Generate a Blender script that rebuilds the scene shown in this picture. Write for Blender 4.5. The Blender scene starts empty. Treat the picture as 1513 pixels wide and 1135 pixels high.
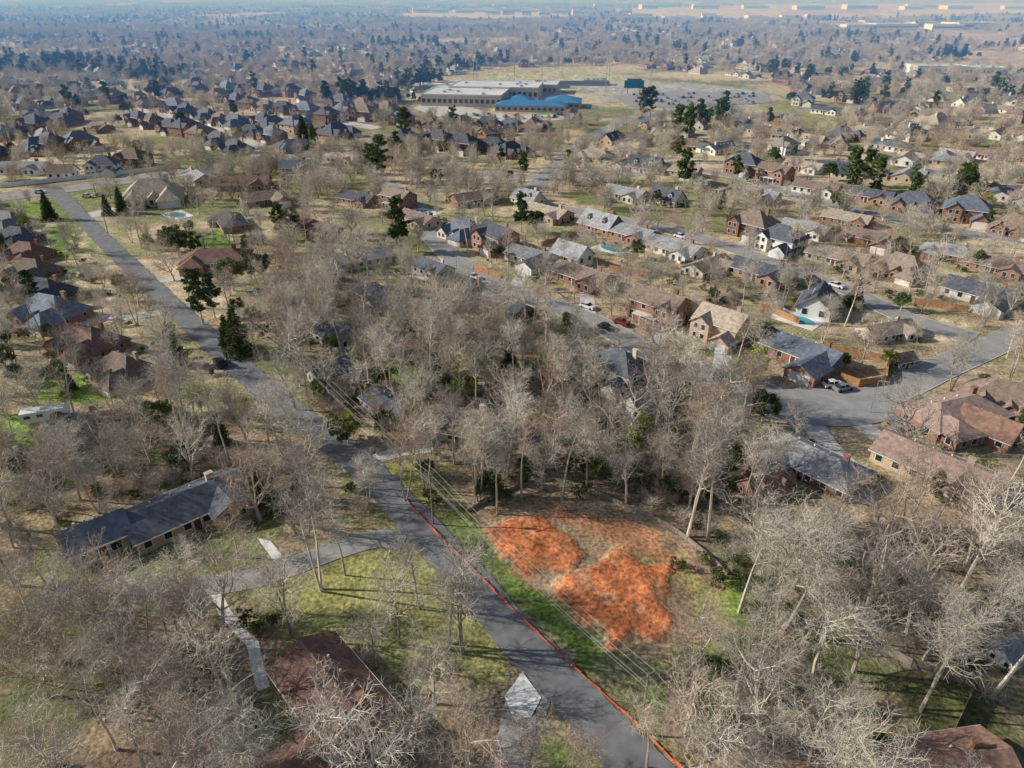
import bpy, math, random
import numpy as np
from mathutils import Vector
random.seed(7); rng=np.random.default_rng(7)
S=bpy.context.scene
COL=S.collection
H=75.0; PITCH=math.radians(29.0)
SP,CP=math.sin(PITCH),math.cos(PITCH)
# ---- survey helper: reference bearings -> ground metres (flat ground homography)
def G(px,py):
    u=(px-756.5)/1049.0; v=(567.5-py)/1049.0
    t=H/(SP-v*CP)
    return (u*t,(CP+v*SP)*t)
def GL(l): return [G(*p) for p in l]
# ---------------------------------------------------------------- noise
def vn(x,y,s,seed=0):
    x=np.asarray(x,float)/s; y=np.asarray(y,float)/s
    xi=np.floor(x).astype(np.int64); yi=np.floor(y).astype(np.int64)
    fx=x-xi; fy=y-yi; fx=fx*fx*(3-2*fx); fy=fy*fy*(3-2*fy)
    def h(a,b):
        k=(a*374761393+b*668265263+seed*982451653)&0x7fffffff
        k=((k^(k>>13))*1274126177)&0x7fffffff
        k=(k^(k>>16))&0xffffff
        return k/float(0xffffff)
    return (h(xi,yi)*(1-fx)+h(xi+1,yi)*fx)*(1-fy)+(h(xi,yi+1)*(1-fx)+h(xi+1,yi+1)*fx)*fy
def fbm(x,y,s,seed=0,o=4):
    r=0;a=.5;t=0
    for i in range(o):
        r=r+a*vn(x,y,s/(2**i),seed+i*17); t+=a; a*=.5
    return r/t
def polydist(x,y,poly):
    """signed distance, positive inside"""
    x=np.asarray(x,float);y=np.asarray(y,float)
    d=np.full(x.shape,1e18); ins=np.zeros(x.shape,bool)
    n=len(poly)
    for i in range(n):
        ax,ay=poly[i];bx,by=poly[(i+1)%n]
        ex,ey=bx-ax,by-ay; L=ex*ex+ey*ey+1e-9
        t=np.clip(((x-ax)*ex+(y-ay)*ey)/L,0,1)
        d=np.minimum(d,(x-ax-t*ex)**2+(y-ay-t*ey)**2)
        c=((ay>y)!=(by>y))&(x<(bx-ax)*(y-ay)/((by-ay) if by!=ay else 1e-9)+ax)
        ins^=c
    d=np.sqrt(d)
    return np.where(ins,d,-d)
# ---------------------------------------------------------------- materials
def newmat(name):
    m=bpy.data.materials.new(name); m.use_nodes=True
    nt=m.node_tree; b=nt.nodes['Principled BSDF']; return m,nt,b
def MAT(name,c1,c2=None,scale=1.0,rough=.9,rand=0.0,detail=4,bump=0,coord='Object',metal=0,spec=.3):
    m,nt,b=newmat(name); N=nt.nodes; L=nt.links
    if c2 is None: c2=tuple(c*.75 for c in c1)
    tc=N.new('ShaderNodeTexCoord'); no=N.new('ShaderNodeTexNoise')
    no.inputs['Scale'].default_value=scale; no.inputs['Detail'].default_value=detail
    L.new(tc.outputs[coord],no.inputs['Vector'])
    ra=N.new('ShaderNodeValToRGB'); ra.color_ramp.elements[0].position=.32; ra.color_ramp.elements[1].position=.68
    ra.color_ramp.elements[0].color=(*c2,1); ra.color_ramp.elements[1].color=(*c1,1)
    L.new(no.outputs['Fac'],ra.inputs['Fac']); out=ra.outputs['Color']
    if rand>0:
        oi=N.new('ShaderNodeObjectInfo'); mr=N.new('ShaderNodeMapRange')
        mr.inputs['To Min'].default_value=1-rand; mr.inputs['To Max'].default_value=1+rand
        L.new(oi.outputs['Random'],mr.inputs['Value'])
        mx=N.new('ShaderNodeVectorMath'); mx.operation='SCALE'
        L.new(out,mx.inputs[0]); L.new(mr.outputs[0],mx.inputs['Scale']); out=mx.outputs[0]
    L.new(out,b.inputs['Base Color'])
    b.inputs['Roughness'].default_value=rough; b.inputs['Metallic'].default_value=metal
    b.inputs['Specular IOR Level'].default_value=spec
    if bump:
        bp=N.new('ShaderNodeBump'); bp.inputs['Strength'].default_value=bump
        L.new(no.outputs['Fac'],bp.inputs['Height']); L.new(bp.outputs[0],b.inputs['Normal'])
    return m
def PAL(name,cols,rough=.9,scale=1.5):
    m,nt,b=newmat(name); N=nt.nodes; L=nt.links
    oi=N.new('ShaderNodeObjectInfo'); ra=N.new('ShaderNodeValToRGB'); cr=ra.color_ramp; cr.interpolation='CONSTANT'
    while len(cr.elements)<len(cols): cr.elements.new(.5)
    for i,c in enumerate(cols):
        cr.elements[i].position=i/len(cols); cr.elements[i].color=(*c,1)
    L.new(oi.outputs['Random'],ra.inputs['Fac'])
    tc=N.new('ShaderNodeTexCoord'); no=N.new('ShaderNodeTexNoise'); no.inputs['Scale'].default_value=scale
    L.new(tc.outputs['Object'],no.inputs['Vector'])
    mr=N.new('ShaderNodeMapRange'); mr.inputs['To Min'].default_value=.7; mr.inputs['To Max'].default_value=1.3
    L.new(no.outputs['Fac'],mr.inputs['Value'])
    mx=N.new('ShaderNodeVectorMath'); mx.operation='SCALE'
    L.new(ra.outputs[0],mx.inputs[0]); L.new(mr.outputs[0],mx.inputs['Scale'])
    L.new(mx.outputs[0],b.inputs['Base Color']); b.inputs['Roughness'].default_value=rough
    b.inputs['Specular IOR Level'].default_value=.2
    return m
m_asph=MAT('asphalt',(.225,.225,.23),(.15,.15,.157),.5,.85,detail=10)
m_street=MAT('street_asphalt',(.36,.345,.325),(.27,.26,.25),.4,.85,detail=10)
m_conc=MAT('concrete',(.62,.59,.53),(.48,.45,.41),.8,.9,detail=6)
m_path=MAT('pale_concrete',(.82,.80,.76),(.68,.66,.62),.8,.9,detail=8)
m_kerb=MAT('kerb_concrete',(.54,.52,.48),(.40,.39,.37),1.2,.9)
m_bark=MAT('bark',(.60,.54,.45),(.34,.29,.235),.8,.95,rand=.35)
m_twig=PAL('twigs',[(.60,.53,.43),(.42,.38,.32),(.68,.61,.51),(.40,.31,.24),(.50,.45,.38),(.54,.44,.35),(.33,.29,.25)],scale=.35)
m_pine=MAT('pine_needles',(.10,.15,.04),(.05,.085,.025),1.2,.8,rand=.3)
m_ever=MAT('evergreen_leaves',(.12,.155,.04),(.05,.08,.022),1.0,.7,rand=.35)
m_olive=MAT('yellow_green_leaves',(.36,.37,.07),(.20,.23,.04),1.0,.7,rand=.2)
m_white=MAT('white_paint',(.80,.79,.76),(.70,.69,.67),1,.6)
m_glass=MAT('window_glass',(.03,.04,.05),(.02,.025,.03),.5,.12,spec=.6)
m_trim=MAT('trim_paint',(.72,.70,.66),(.62,.60,.57),1,.6)
m_door=MAT('door_paint',(.14,.06,.04),(.10,.04,.03),1,.6)
W={'brick':MAT('red_brick',(.38,.20,.145),(.25,.135,.10),2.5,.9,rand=.3,detail=8),
   'tan':MAT('tan_brick',(.54,.42,.31),(.42,.32,.23),2.5,.9,rand=.2,detail=8),
   'white':MAT('white_siding',(.80,.78,.73),(.70,.68,.64),1,.8),
   'grey':MAT('grey_siding',(.44,.44,.43),(.36,.36,.35),1,.8),
   'cream':MAT('cream_siding',(.66,.59,.48),(.56,.50,.41),1,.8)}
def roofmat(name,c):
    return MAT(name,tuple(x*1.3 for x in c),tuple(x*.68 for x in c),1.1,.85,rand=.25,detail=10)
R={'dark':roofmat('dark_shingles',(.10,.108,.13)),'brown':roofmat('brown_shingles',(.22,.165,.13)),
   'grey':roofmat('grey_shingles',(.28,.28,.285)),'maroon':roofmat('maroon_shingles',(.18,.105,.082)),
   'orange':roofmat('orange_brown_shingles',(.30,.18,.13)),'tanr':roofmat('tan_shingles',(.37,.30,.23)),
   'slate':roofmat('blue_grey_shingles',(.17,.195,.24)),'pink':roofmat('dusty_red_shingles',(.30,.21,.175))}
m_wpal=PAL('house_walls',[(.36,.20,.14),(.28,.16,.12),(.70,.67,.61),(.46,.36,.26),(.32,.19,.15),(.58,.51,.42),(.36,.23,.175),(.78,.76,.72)])
m_rpal=PAL('house_roofs',[(.10,.108,.13),(.21,.16,.125),(.13,.145,.17),(.31,.305,.29),(.135,.12,.11),(.18,.13,.105),(.38,.32,.26),(.115,.13,.16),(.26,.23,.20)])
m_fence=MAT('cedar_fence_wood',(.50,.28,.14),(.34,.18,.09),2,.9)
m_fence2=MAT('weathered_fence_wood',(.32,.28,.23),(.23,.20,.16),2,.9)
m_silt=MAT('orange_silt_fabric',(.74,.17,.06),(.45,.11,.05),.8,.8)
m_pole=MAT('pole_wood',(.28,.23,.19),(.19,.155,.125),2,.9)
m_wire=MAT('wire_metal',(.5,.5,.5),(.4,.4,.4),2,.5)
m_pool=MAT('pool_water',(.05,.36,.46),(.04,.28,.38),.5,.1)
m_blue=MAT('blue_metal_roof',(.06,.22,.42),(.05,.18,.35),.3,.5)
m_flat=MAT('white_membrane_roof',(.72,.72,.71),(.52,.53,.55),.06,.8)
m_tanw=MAT('tan_masonry',(.52,.42,.31),(.43,.34,.25),.3,.9)
m_rubber=MAT('tyre_rubber',(.02,.02,.02),(.015,.015,.015),3,.8)
m_metal=MAT('galvanised_steel',(.45,.46,.48),(.36,.37,.38),1,.4,metal=.6)
m_yell=MAT('yellow_road_paint',(.65,.45,.06),(.5,.35,.05),2,.7)
CARM=[MAT('car_paint_white',(.75,.75,.75),(.7,.7,.7),1,.25,spec=.6),MAT('car_paint_black',(.02,.02,.025),(.018,.018,.02),1,.2,spec=.6),
      MAT('car_paint_silver',(.35,.36,.38),(.32,.33,.35),1,.25,metal=.5),MAT('car_paint_red',(.22,.03,.025),(.2,.025,.02),1,.3),MAT('car_paint_blue',(.04,.08,.2),(.03,.07,.18),1,.25)]
# ---------------------------------------------------------------- mesh helpers
def mesh_np(name,V,F,mats,midx=None,smooth=False):
    V=np.asarray(V,np.float32); F=np.asarray(F,np.int32); k=F.shape[1]
    me=bpy.data.meshes.new(name)
    me.vertices.add(len(V)); me.vertices.foreach_set('co',V.ravel())
    me.loops.add(F.size); me.loops.foreach_set('vertex_index',F.ravel())
    me.polygons.add(len(F)); me.polygons.foreach_set('loop_start',np.arange(0,F.size,k,dtype=np.int32))
    for m in mats: me.materials.append(m)
    if midx is not None: me.polygons.foreach_set('material_index',np.asarray(midx,np.int32))
    me.update(calc_edges=True)
    me.polygons.foreach_set('use_smooth',np.full(len(F),smooth))
    return me
def obj(name,me,parent=None,loc=(0,0,0),rot=0,sc=1,coll=None):
    o=bpy.data.objects.new(name,me); (coll or COL).objects.link(o)
    o.location=loc; o.rotation_euler=(0,0,rot); o.scale=(sc,sc,sc) if not isinstance(sc,tuple) else sc
    if parent: o.parent=parent
    return o
class MB:
    def __init__(s): s.v=[];s.f=[]
    def poly(s,p): n=len(s.v); s.v+=[tuple(q) for q in p]; s.f.append(tuple(range(n,n+len(p))))
    def box(s,cx,cy,cz,sx,sy,sz,rot=0):
        n=len(s.v); c,sn=math.cos(rot),math.sin(rot)
        for z in(-.5,.5):
            for x,y in((-.5,-.5),(.5,-.5),(.5,.5),(-.5,.5)):
                X,Y=x*sx,y*sy
                s.v.append((cx+X*c-Y*sn,cy+X*sn+Y*c,cz+z*sz))
        for f in((3,2,1,0),(4,5,6,7),(0,1,5,4),(1,2,6,5),(2,3,7,6),(3,0,4,7)): s.f.append(tuple(n+i for i in f))
    def cyl(s,p0,p1,r0,r1,n=8):
        p0=Vector(p0);p1=Vector(p1);d=(p1-p0).normalized()
        a=d.orthogonal().normalized();b=d.cross(a);k=len(s.v)
        for i in range(n):
            t=2*math.pi*i/n;o=a*math.cos(t)+b*math.sin(t)
            s.v.append(tuple(p0+o*r0));s.v.append(tuple(p1+o*r1))
        for i in range(n):
            j=(i+1)%n; s.f.append((k+2*i,k+2*j,k+2*j+1,k+2*i+1))
        s.f.append(tuple(k+2*i+1 for i in range(n))); s.f.append(tuple(k+2*i for i in reversed(range(n))))
    def mesh(s,name,mat):
        me=bpy.data.meshes.new(name); me.from_pydata(s.v,[],s.f); me.materials.append(mat); me.update(); return me
# ---------------------------------------------------------------- instancing
def instancer(name,pts,rots,scls,coll):
    me=bpy.data.meshes.new(name); pts=np.asarray(pts,np.float32)
    me.vertices.add(len(pts)); me.vertices.foreach_set('co',pts.ravel())
    a=me.attributes.new('rot','FLOAT_VECTOR','POINT'); rv=np.zeros((len(pts),3),np.float32); rv[:,2]=rots; a.data.foreach_set('vector',rv.ravel())
    a=me.attributes.new('scl','FLOAT_VECTOR','POINT'); sv=np.asarray(scls,np.float32)
    if sv.ndim==1: sv=np.repeat(sv[:,None],3,1)
    a.data.foreach_set('vector',sv.ravel())
    o=obj(name,me)
    ng=bpy.data.node_groups.new(name,'GeometryNodeTree')
    ng.interface.new_socket('Geometry',in_out='INPUT',socket_type='NodeSocketGeometry')
    ng.interface.new_socket('Geometry',in_out='OUTPUT',socket_type='NodeSocketGeometry')
    N=ng.nodes;L=ng.links
    gi=N.new('NodeGroupInput');go=N.new('NodeGroupOutput');ci=N.new('GeometryNodeCollectionInfo')
    ci.inputs['Collection'].default_value=coll; ci.inputs['Separate Children'].default_value=True; ci.inputs['Reset Children'].default_value=True
    ip=N.new('GeometryNodeInstanceOnPoints'); ip.inputs['Pick Instance'].default_value=True
    n1=N.new('GeometryNodeInputNamedAttribute');n1.data_type='FLOAT_VECTOR';n1.inputs['Name'].default_value='rot'
    n2=N.new('GeometryNodeInputNamedAttribute');n2.data_type='FLOAT_VECTOR';n2.inputs['Name'].default_value='scl'
    er=N.new('FunctionNodeEulerToRotation')
    L.new(gi.outputs[0],ip.inputs['Points']);L.new(ci.outputs[0],ip.inputs['Instance'])
    L.new(n1.outputs['Attribute'],er.inputs[0]);L.new(er.outputs[0],ip.inputs['Rotation']);L.new(n2.outputs['Attribute'],ip.inputs['Scale'])
    L.new(ip.outputs[0],go.inputs[0])
    md=o.modifiers.new('instances','NODES'); md.node_group=ng
    return o
# ---------------------------------------------------------------- trees
def tubes(segs,n):
    A=np.array(segs,float)
    P0=A[:,0:3];P1=A[:,3:6];R0=A[:,6];R1=A[:,7]
    D=P1-P0; D/=np.linalg.norm(D,axis=1,keepdims=True)+1e-9
    ref=np.where(np.abs(D[:,2:3])>.9,np.array([[1.,0,0]]),np.array([[0,0,1.]]))
    U=np.cross(D,ref);U/=np.linalg.norm(U,axis=1,keepdims=True)+1e-9
    Vv=np.cross(D,U)
    th=np.arange(n)*2*math.pi/n
    ring=U[:,None,:]*np.cos(th)[None,:,None]+Vv[:,None,:]*np.sin(th)[None,:,None]
    a=P0[:,None,:]+ring*R0[:,None,None]; b=P1[:,None,:]+ring*R1[:,None,None]
    V=np.concatenate([a,b],1).reshape(-1,3)
    base=(np.arange(len(A))*2*n)[:,None]; i=np.arange(n);j=(i+1)%n
    F=np.stack([base+i,base+j,base+n+j,base+n+i],-1).reshape(-1,4)
    return V,F
def ribbons(segs,seed):
    A=np.array(segs,float);rg=np.random.default_rng(seed)
    P0=A[:,0:3];P1=A[:,3:6];D=P1-P0
    U=np.cross(D,rg.normal(size=D.shape));U/=np.linalg.norm(U,axis=1,keepdims=True)+1e-9
    r0=A[:,6:7]*1.15;r1=A[:,7:8]*1.15
    V=np.stack([P0-U*r0,P0+U*r0,P1+U*r1,P1-U*r1],1).reshape(-1,3)
    return V,np.arange(len(V)).reshape(-1,4)
def grow(segs,rn,p,d,L,r,lev,C):
    n=C['n'][lev]; st=L/n; az=rn.random()*6.28
    for i in range(n):
        w=C['w'][lev]
        d=(d+Vector((rn.gauss(0,w),rn.gauss(0,w),rn.gauss(0,w)+C['up'][lev]))).normalized()
        q=p+d*st
        ra=r*(1-C['tp'][lev]*i/n); rb=r*(1-C['tp'][lev]*(i+1)/n)
        segs.append((*p,*q,ra,rb,lev))
        if lev<C['max'] and i>=C['st'][lev]:
            t=(i+1)/n
            k=C['k'][lev]; k=int(k)+(1 if rn.random()<k-int(k) else 0)
            for c in range(k):
                az+=2.4+rn.uniform(-.4,.4)
                a=d.orthogonal().normalized(); b=d.cross(a)
                ang=math.radians(rn.uniform(*C['ang'][lev]))
                dc=d*math.cos(ang)+(a*math.cos(az)+b*math.sin(az))*math.sin(ang)
                Lc=C['L'][lev+1]*rn.uniform(.7,1.15)*(1.15-C['sh'][lev]*t)
                pp=p+(q-p)*rn.uniform(.5,1)
                grow(segs,rn,pp,dc,Lc,max(C['r'][lev+1]*.6,min(rb*.75,C['r'][lev+1]*rn.uniform(.8,1.2))),lev+1,C)
        p=q
def bare_tree_mesh(name,seed,C):
    rn=random.Random(seed); segs=[]
    L0=C['L'][0]*rn.uniform(.9,1.1)
    if rn.random()<.4:   # double leader
        for s in(-1,1): grow(segs,rn,Vector((s*.15,0,-.2)),Vector((s*.16,rn.uniform(-.15,.15),1)).normalized(),L0*rn.uniform(.85,1),C['r'][0]*.8,0,C)
    else: grow(segs,rn,Vector((0,0,-.2)),Vector((rn.uniform(-.06,.06),rn.uniform(-.06,.06),1)),L0,C['r'][0],0,C)
    A=np.array(segs); mx=C['max']
    big=A[A[:,8]<=1]; sm=A[(A[:,8]>1)&(A[:,8]<mx)]; tw=A[A[:,8]==mx]
    V1,F1=tubes(big,5);V2,F2=tubes(sm,3) if len(sm) else (np.zeros((0,3)),np.zeros((0,4),int));V3,F3=ribbons(tw,seed)
    V=np.concatenate([V1,V2,V3]);F=np.concatenate([F1,F2+len(V1),F3+len(V1)+len(V2)])
    mi=np.concatenate([np.zeros(len(F1)),np.ones(len(F2)+len(F3))])
    me=mesh_np(name,V,F,[m_bark,m_twig],mi,False)
    return me
CN=dict(max=4,n=[6,4,3,3,1],L=[13.5,5.8,3.1,1.65,1.05],r=[.29,.15,.07,.034,.022],w=[.05,.14,.17,.2,.25],up=[.03,.11,.07,.05,.03],
        tp=[.8,.7,.6,.5,.6],st=[2,0,0,0,9],k=[2.2,1.7,1.6,1.4],ang=[(35,60),(28,56),(28,58),(28,58)],sh=[.5,.45,.4,.4])
CT=dict(CN); CT.update(L=[17,4.6,2.8,1.55,1.0],st=[3,0,0,0,9],k=[3.0,1.7,1.5,1.4],ang=[(28,52),(28,55),(30,60),(30,60)])
CW=dict(CN); CW.update(L=[11,7.4,3.6,1.8,1.1],st=[1,0,0,0,9],k=[2.2,1.7,1.6,1.4],ang=[(40,66),(28,58),(30,60),(30,60)],up=[.03,.15,.08,.05,.03],r=[.34,.17,.075,.036,.023])
CF=dict(max=3,n=[4,3,2,1],L=[11.5,5.0,2.8,1.7],r=[.30,.15,.08,.048],w=[.06,.15,.2,.2],up=[.03,.12,.06,.04],tp=[.8,.7,.5,.5],
        st=[0,0,0,9],k=[2.6,2.5,3.0],ang=[(36,60),(30,60),(30,65)],sh=[.45,.4,.4])
CS=dict(max=3,n=[2,3,2,1],L=[.8,2.2,1.4,.9],r=[.05,.035,.024,.018],w=[.2,.2,.25,.25],up=[.0,.06,.04,.02],tp=[.4,.6,.5,.5],
        st=[0,0,0,9],k=[4,2.5,2.8],ang=[(20,65),(30,60),(30,65)],sh=[.2,.4,.4])
near_meshes=[bare_tree_mesh('bare_tree_crown',100+i,[CN,CT,CN,CW,CT,CN,CW,CT,CW,CN][i]) for i in range(10)]
far_meshes=[bare_tree_mesh('distant_bare_tree_crown',200+i,CF) for i in range(6)]
shrub_meshes=[bare_tree_mesh('bare_shrub_stems',300+i,CS) for i in range(4)]
def leaf_cloud(cent,rad,per,size,rg,flat=1.0):
    cent=np.asarray(cent);rad=np.asarray(rad)
    n=len(cent)*per; c=np.repeat(cent,per,0); r=np.repeat(rad,per)
    d=rg.normal(size=(n,3)); d/=np.linalg.norm(d,axis=1,keepdims=True)
    p=c+d*(r*rg.uniform(.35,1.0,n))[:,None]*np.array([1,1,flat])
    u=rg.normal(size=(n,3));u/=np.linalg.norm(u,axis=1,keepdims=True)
    w=np.cross(u,rg.normal(size=(n,3)));w/=np.linalg.norm(w,axis=1,keepdims=True)
    s=(size*rg.uniform(.6,1.3,n))[:,None]
    V=np.stack([p-u*s,p-w*s*.5,p+u*s,p+w*s*.5],1).reshape(-1,3)
    F=np.arange(n*4).reshape(-1,4); return V,F
def evergreen_mesh(name,seed,kind,leafmat,per=40,size=.22):
    rg=np.random.default_rng(seed); rn=random.Random(seed); segs=[];cent=[];rad=[]
    if kind=='cone':
        h=12.; segs.append((0,0,-.2,0,0,h*.95,.2,.03,0))
        z=1.2
        while z<h:
            rr=(1-z/h)**.8*3.2+.15; k=max(3,int(rr*4.5)); a0=rn.random()*6
            for i in range(k):
                a=a0+6.28*i/k+rn.uniform(-.2,.2); L=rr*rn.uniform(.7,1.15)
                x,y=math.cos(a)*L,math.sin(a)*L
                segs.append((0,0,z+.2,x,y,z-.25*L,.035,.01,0))
                for t in(.4,.7,1.0):
                    if rr*t<.3 and t<1: continue
                    cent.append((x*t,y*t,z+.2-(.25*L+.2)*t)); rad.append(.28+.25*(1-z/h)+.1*t)
            z+=.62
        fl=.6
    elif kind=='pine':
        h=15.; segs.append((0,0,-.2,.3,.1,h*.95,.25,.06,0))
        for i in range(40):
            z=h*rn.uniform(.30,.98); a=rn.random()*6.28; L=(1.05-abs(z/h-.55)*1.5)*rn.uniform(1.6,3.5)
            x,y=math.cos(a)*L,math.sin(a)*L; z2=z+rn.uniform(.2,1.0)
            segs.append((.2,.1,z-.4,x,y,z2,.07,.02,0))
            for t in(.6,.85,1.0): cent.append((x*t+rn.uniform(-.5,.5),y*t+rn.uniform(-.5,.5),z-.4+(z2-z+.4)*t+rn.uniform(-.2,.4))); rad.append(rn.uniform(.7,1.15))
        cent.append((.3,.1,h));rad.append(.9); fl=.6
    elif kind=='broad':
        h=9.; segs.append((0,0,-.2,0,0,3.5,.25,.18,0))
        for i in range(60):
            a=rn.random()*6.28; e=math.asin(rn.uniform(-.25,1)); q=rn.uniform(.55,1.05)
            x,y,z=math.cos(a)*math.cos(e)*3.4*q,math.sin(a)*math.cos(e)*3.2*q,4.8+math.sin(e)*4.0*q
            if i<16: segs.append((0,0,rn.uniform(1.5,3.4),x,y,z,.09,.02,0))
            cent.append((x,y,z)); rad.append(rn.uniform(.6,1.1))
        fl=.8
    else: # shrub
        segs.append((0,0,-.1,0,0,.8,.06,.03,0))
        for i in range(16):
            a=rn.random()*6.28;q=rn.uniform(.2,1)
            cent.append((math.cos(a)*q,math.sin(a)*q,.4+rn.random()*1.1)); rad.append(rn.uniform(.3,.55))
        fl=.9
    V1,F1=tubes(segs,5); V2,F2=leaf_cloud(cent,rad,per,size,rg,fl)
    V=np.concatenate([V1,V2]);F=np.concatenate([F1,F2+len(V1)])
    return mesh_np(name,V,F,[m_bark,leafmat],np.concatenate([np.zeros(len(F1)),np.ones(len(F2))]))
EV={'cone':[evergreen_mesh('conifer_foliage',i,'cone',m_pine,30,.2) for i in(1,2)],
    'pine':[evergreen_mesh('pine_foliage',i,'pine',m_pine,60,.26) for i in(3,4,5)],
    'broad':[evergreen_mesh('evergreen_foliage',i,'broad',m_ever,90,.22) for i in(6,7)],
    'olive':[evergreen_mesh('yellow_green_foliage',i,'broad',m_olive,70,.2) for i in(8,9)],
    'shrub':[evergreen_mesh('shrub_foliage',i,'shrub',m_ever,40,.12) for i in(10,11)]}
def srccoll(name,items):
    c=bpy.data.collections.new(name)
    for n,me in items:
        o=bpy.data.objects.new(n,me); c.objects.link(o)
    return c
# ---------------------------------------------------------------- houses
def roof_part(mb,wallmb,cx,cy,w,d,z,rise,kind,axis='x',ov=.5,th=.18,hipf=1.0):
    hw=w/2;hd=d/2
    def T(x,y,zz):
        return (cx+x,cy+y,zz) if axis=='x' else (cx-y,cy+x,zz)
    sl=rise/hd; dz=sl*ov
    if kind=='hip':
        hp=min(hd*hipf,hw-.05)
        e=[T(-hw-ov,-hd-ov,z-dz),T(hw+ov,-hd-ov,z-dz),T(hw+ov,hd+ov,z-dz),T(-hw-ov,hd+ov,z-dz)]
        r=[T(-hw+hp,0,z+rise),T(hw-hp,0,z+rise)]
        b=[(p[0],p[1],p[2]-th) for p in e]
        mb.poly([e[0],e[1],r[1],r[0]]);mb.poly([e[2],e[3],r[0],r[1]]);mb.poly([e[1],e[2],r[1]]);mb.poly([e[3],e[0],r[0]])
        mb.poly(b[::-1])
        for i in range(4): j=(i+1)%4; mb.poly([b[i],b[j],e[j],e[i]])
    else:
        for s in(-1,1):
            e=[T(-hw-ov,s*(hd+ov),z-dz),T(hw+ov,s*(hd+ov),z-dz),T(hw+ov,0,z+rise),T(-hw-ov,0,z+rise)]
            b=[(p[0],p[1],p[2]-th) for p in e]
            mb.poly(e);mb.poly(b[::-1])
            for i in(0,1,3): j=(i+1)%4; mb.poly([b[i],b[j],e[j],e[i]])
        for s in(-1,1):
            wallmb.poly([T(s*hw,-hd,z),T(s*hw,hd,z),T(s*hw,0,z+rise-th-.02)])
def window(P,x,y,z,w,h,n):
    dx,dy=[(0,-1),(1,0),(0,1),(-1,0)][n]
    t=.05
    if n in(0,2):
        P['trim'].box(x,y+dy*t/2,z,w+.24,t,h+.24); P['windows'].box(x,y+dy*(t+.015),z,w,.03,h)
    else:
        P['trim'].box(x+dx*t/2,y,z,t,w+.24,h+.24); P['windows'].box(x+dx*(t+.015),y,z,.03,w,h)
def build_house(w,d,st,kind,pitch,wings=(),chim=True,garage=None,porch=False,dorm=0):
    P={k:MB() for k in('walls','roof','windows','trim','door','chimney')}
    h=2.7*st; hw=w/2;hd=d/2; rise=hd*pitch
    P['walls'].box(0,0,h/2,w,d,h)
    roof_part(P['roof'],P['walls'],0,0,w,d,h,rise,kind)
    P['trim'].box(0,-hd-.52,h-.5*pitch-.06,w+1,.06,.2);P['trim'].box(0,hd+.52,h-.5*pitch-.06,w+1,.06,.2)
    spans=[(c-ww/2-.6,c+ww/2+.6) for c,ww,pj,s2,wk in wings if pj>0]
    nx=int(w/3.0)
    for s in range(st):
        z=1.55+2.7*s
        for i in range(nx):
            x=-hw+w*(i+.5)/nx
            if not any(a<x<b for a,b in spans) and not(s==0 and abs(x)<1.3): window(P,x,-hd,z,1.1,1.4,0)
            window(P,x+.2,hd,z,1.1,1.3,2)
        for yy in(-hd*.5,hd*.5): window(P,hw,yy,z,1.0,1.3,1);window(P,-hw,yy,z,1.0,1.3,3)
    if not any(a<0<b for a,b in spans):
        P['trim'].box(0,-hd-.03,1.15,1.5,.06,2.3); P['door'].box(0,-hd-.08,1.1,1.05,.05,2.15)
    for c,ww,pj,s2,wk in wings:
        h2=2.7*s2; wr=ww/2*pitch*1.05
        if pj>0: y0,y1=-hd-pj,0
        else: y0,y1=0,hd-pj
        L=y1-y0; cy=(y0+y1)/2
        yf=(y0+(-hd+.02))/2 if pj>0 else (y1+hd-.02)/2
        P['walls'].box(c,yf,h2/2-.01,ww,abs(pj)+.02,h2-.02)
        roof_part(P['roof'],P['walls'],c,cy,L,ww,h2-.03,wr,wk,axis='y',ov=.45)
        for s in range(s2):
            z=1.5+2.7*s
            if pj>0:
                if garage==c and s==0: P['trim'].box(c,y0-.04,1.2,min(5,ww-1.2),.08,2.4)
                else:
                    window(P,c-ww*.2,y0,z,1.1,1.4,0);window(P,c+ww*.2,y0,z,1.1,1.4,0)
                if pj>2.5: window(P,c+ww/2,y0+pj*.5,z,1,1.3,1);window(P,c-ww/2,y0+pj*.5,z,1,1.3,3)
            else: window(P,c,y1,z,1.6,1.4,2)
    for i in range(dorm):
        x=-hw*.5+w*.5*(i/(max(1,dorm-1))) if dorm>1 else 0
        zb=h+rise*.25
        P['walls'].box(x,-hd*.55,zb+.6,1.5,1.6,1.3)
        roof_part(P['roof'],P['walls'],x,-hd*.35,2.6,1.5,zb+1.25,.75,'gable',axis='y',ov=.25,th=.1)
        window(P,x,-hd*.55-.8,zb+.65,.8,.9,0)
    if porch:
        P['trim'].box(0,-hd-1.3,2.55,w*.5,2.4,.16)
        for i in range(4): P['trim'].box(-w*.23+w*.46*i/3,-hd-2.35,1.23,.18,.18,2.46)
    if chim:
        P['chimney'].box(hw*.55,hd*.25,(h+rise)/2+.4,1.2,.8,h+rise+.8); P['chimney'].box(hw*.55,hd*.25,h+rise+.85,1.35,.95,.14)
    for q in range(3): P['trim'].box(-hw*.5+q*hw*.35,hd*.35,h+rise*.65+.15,.25,.25,.5)
    return P
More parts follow.
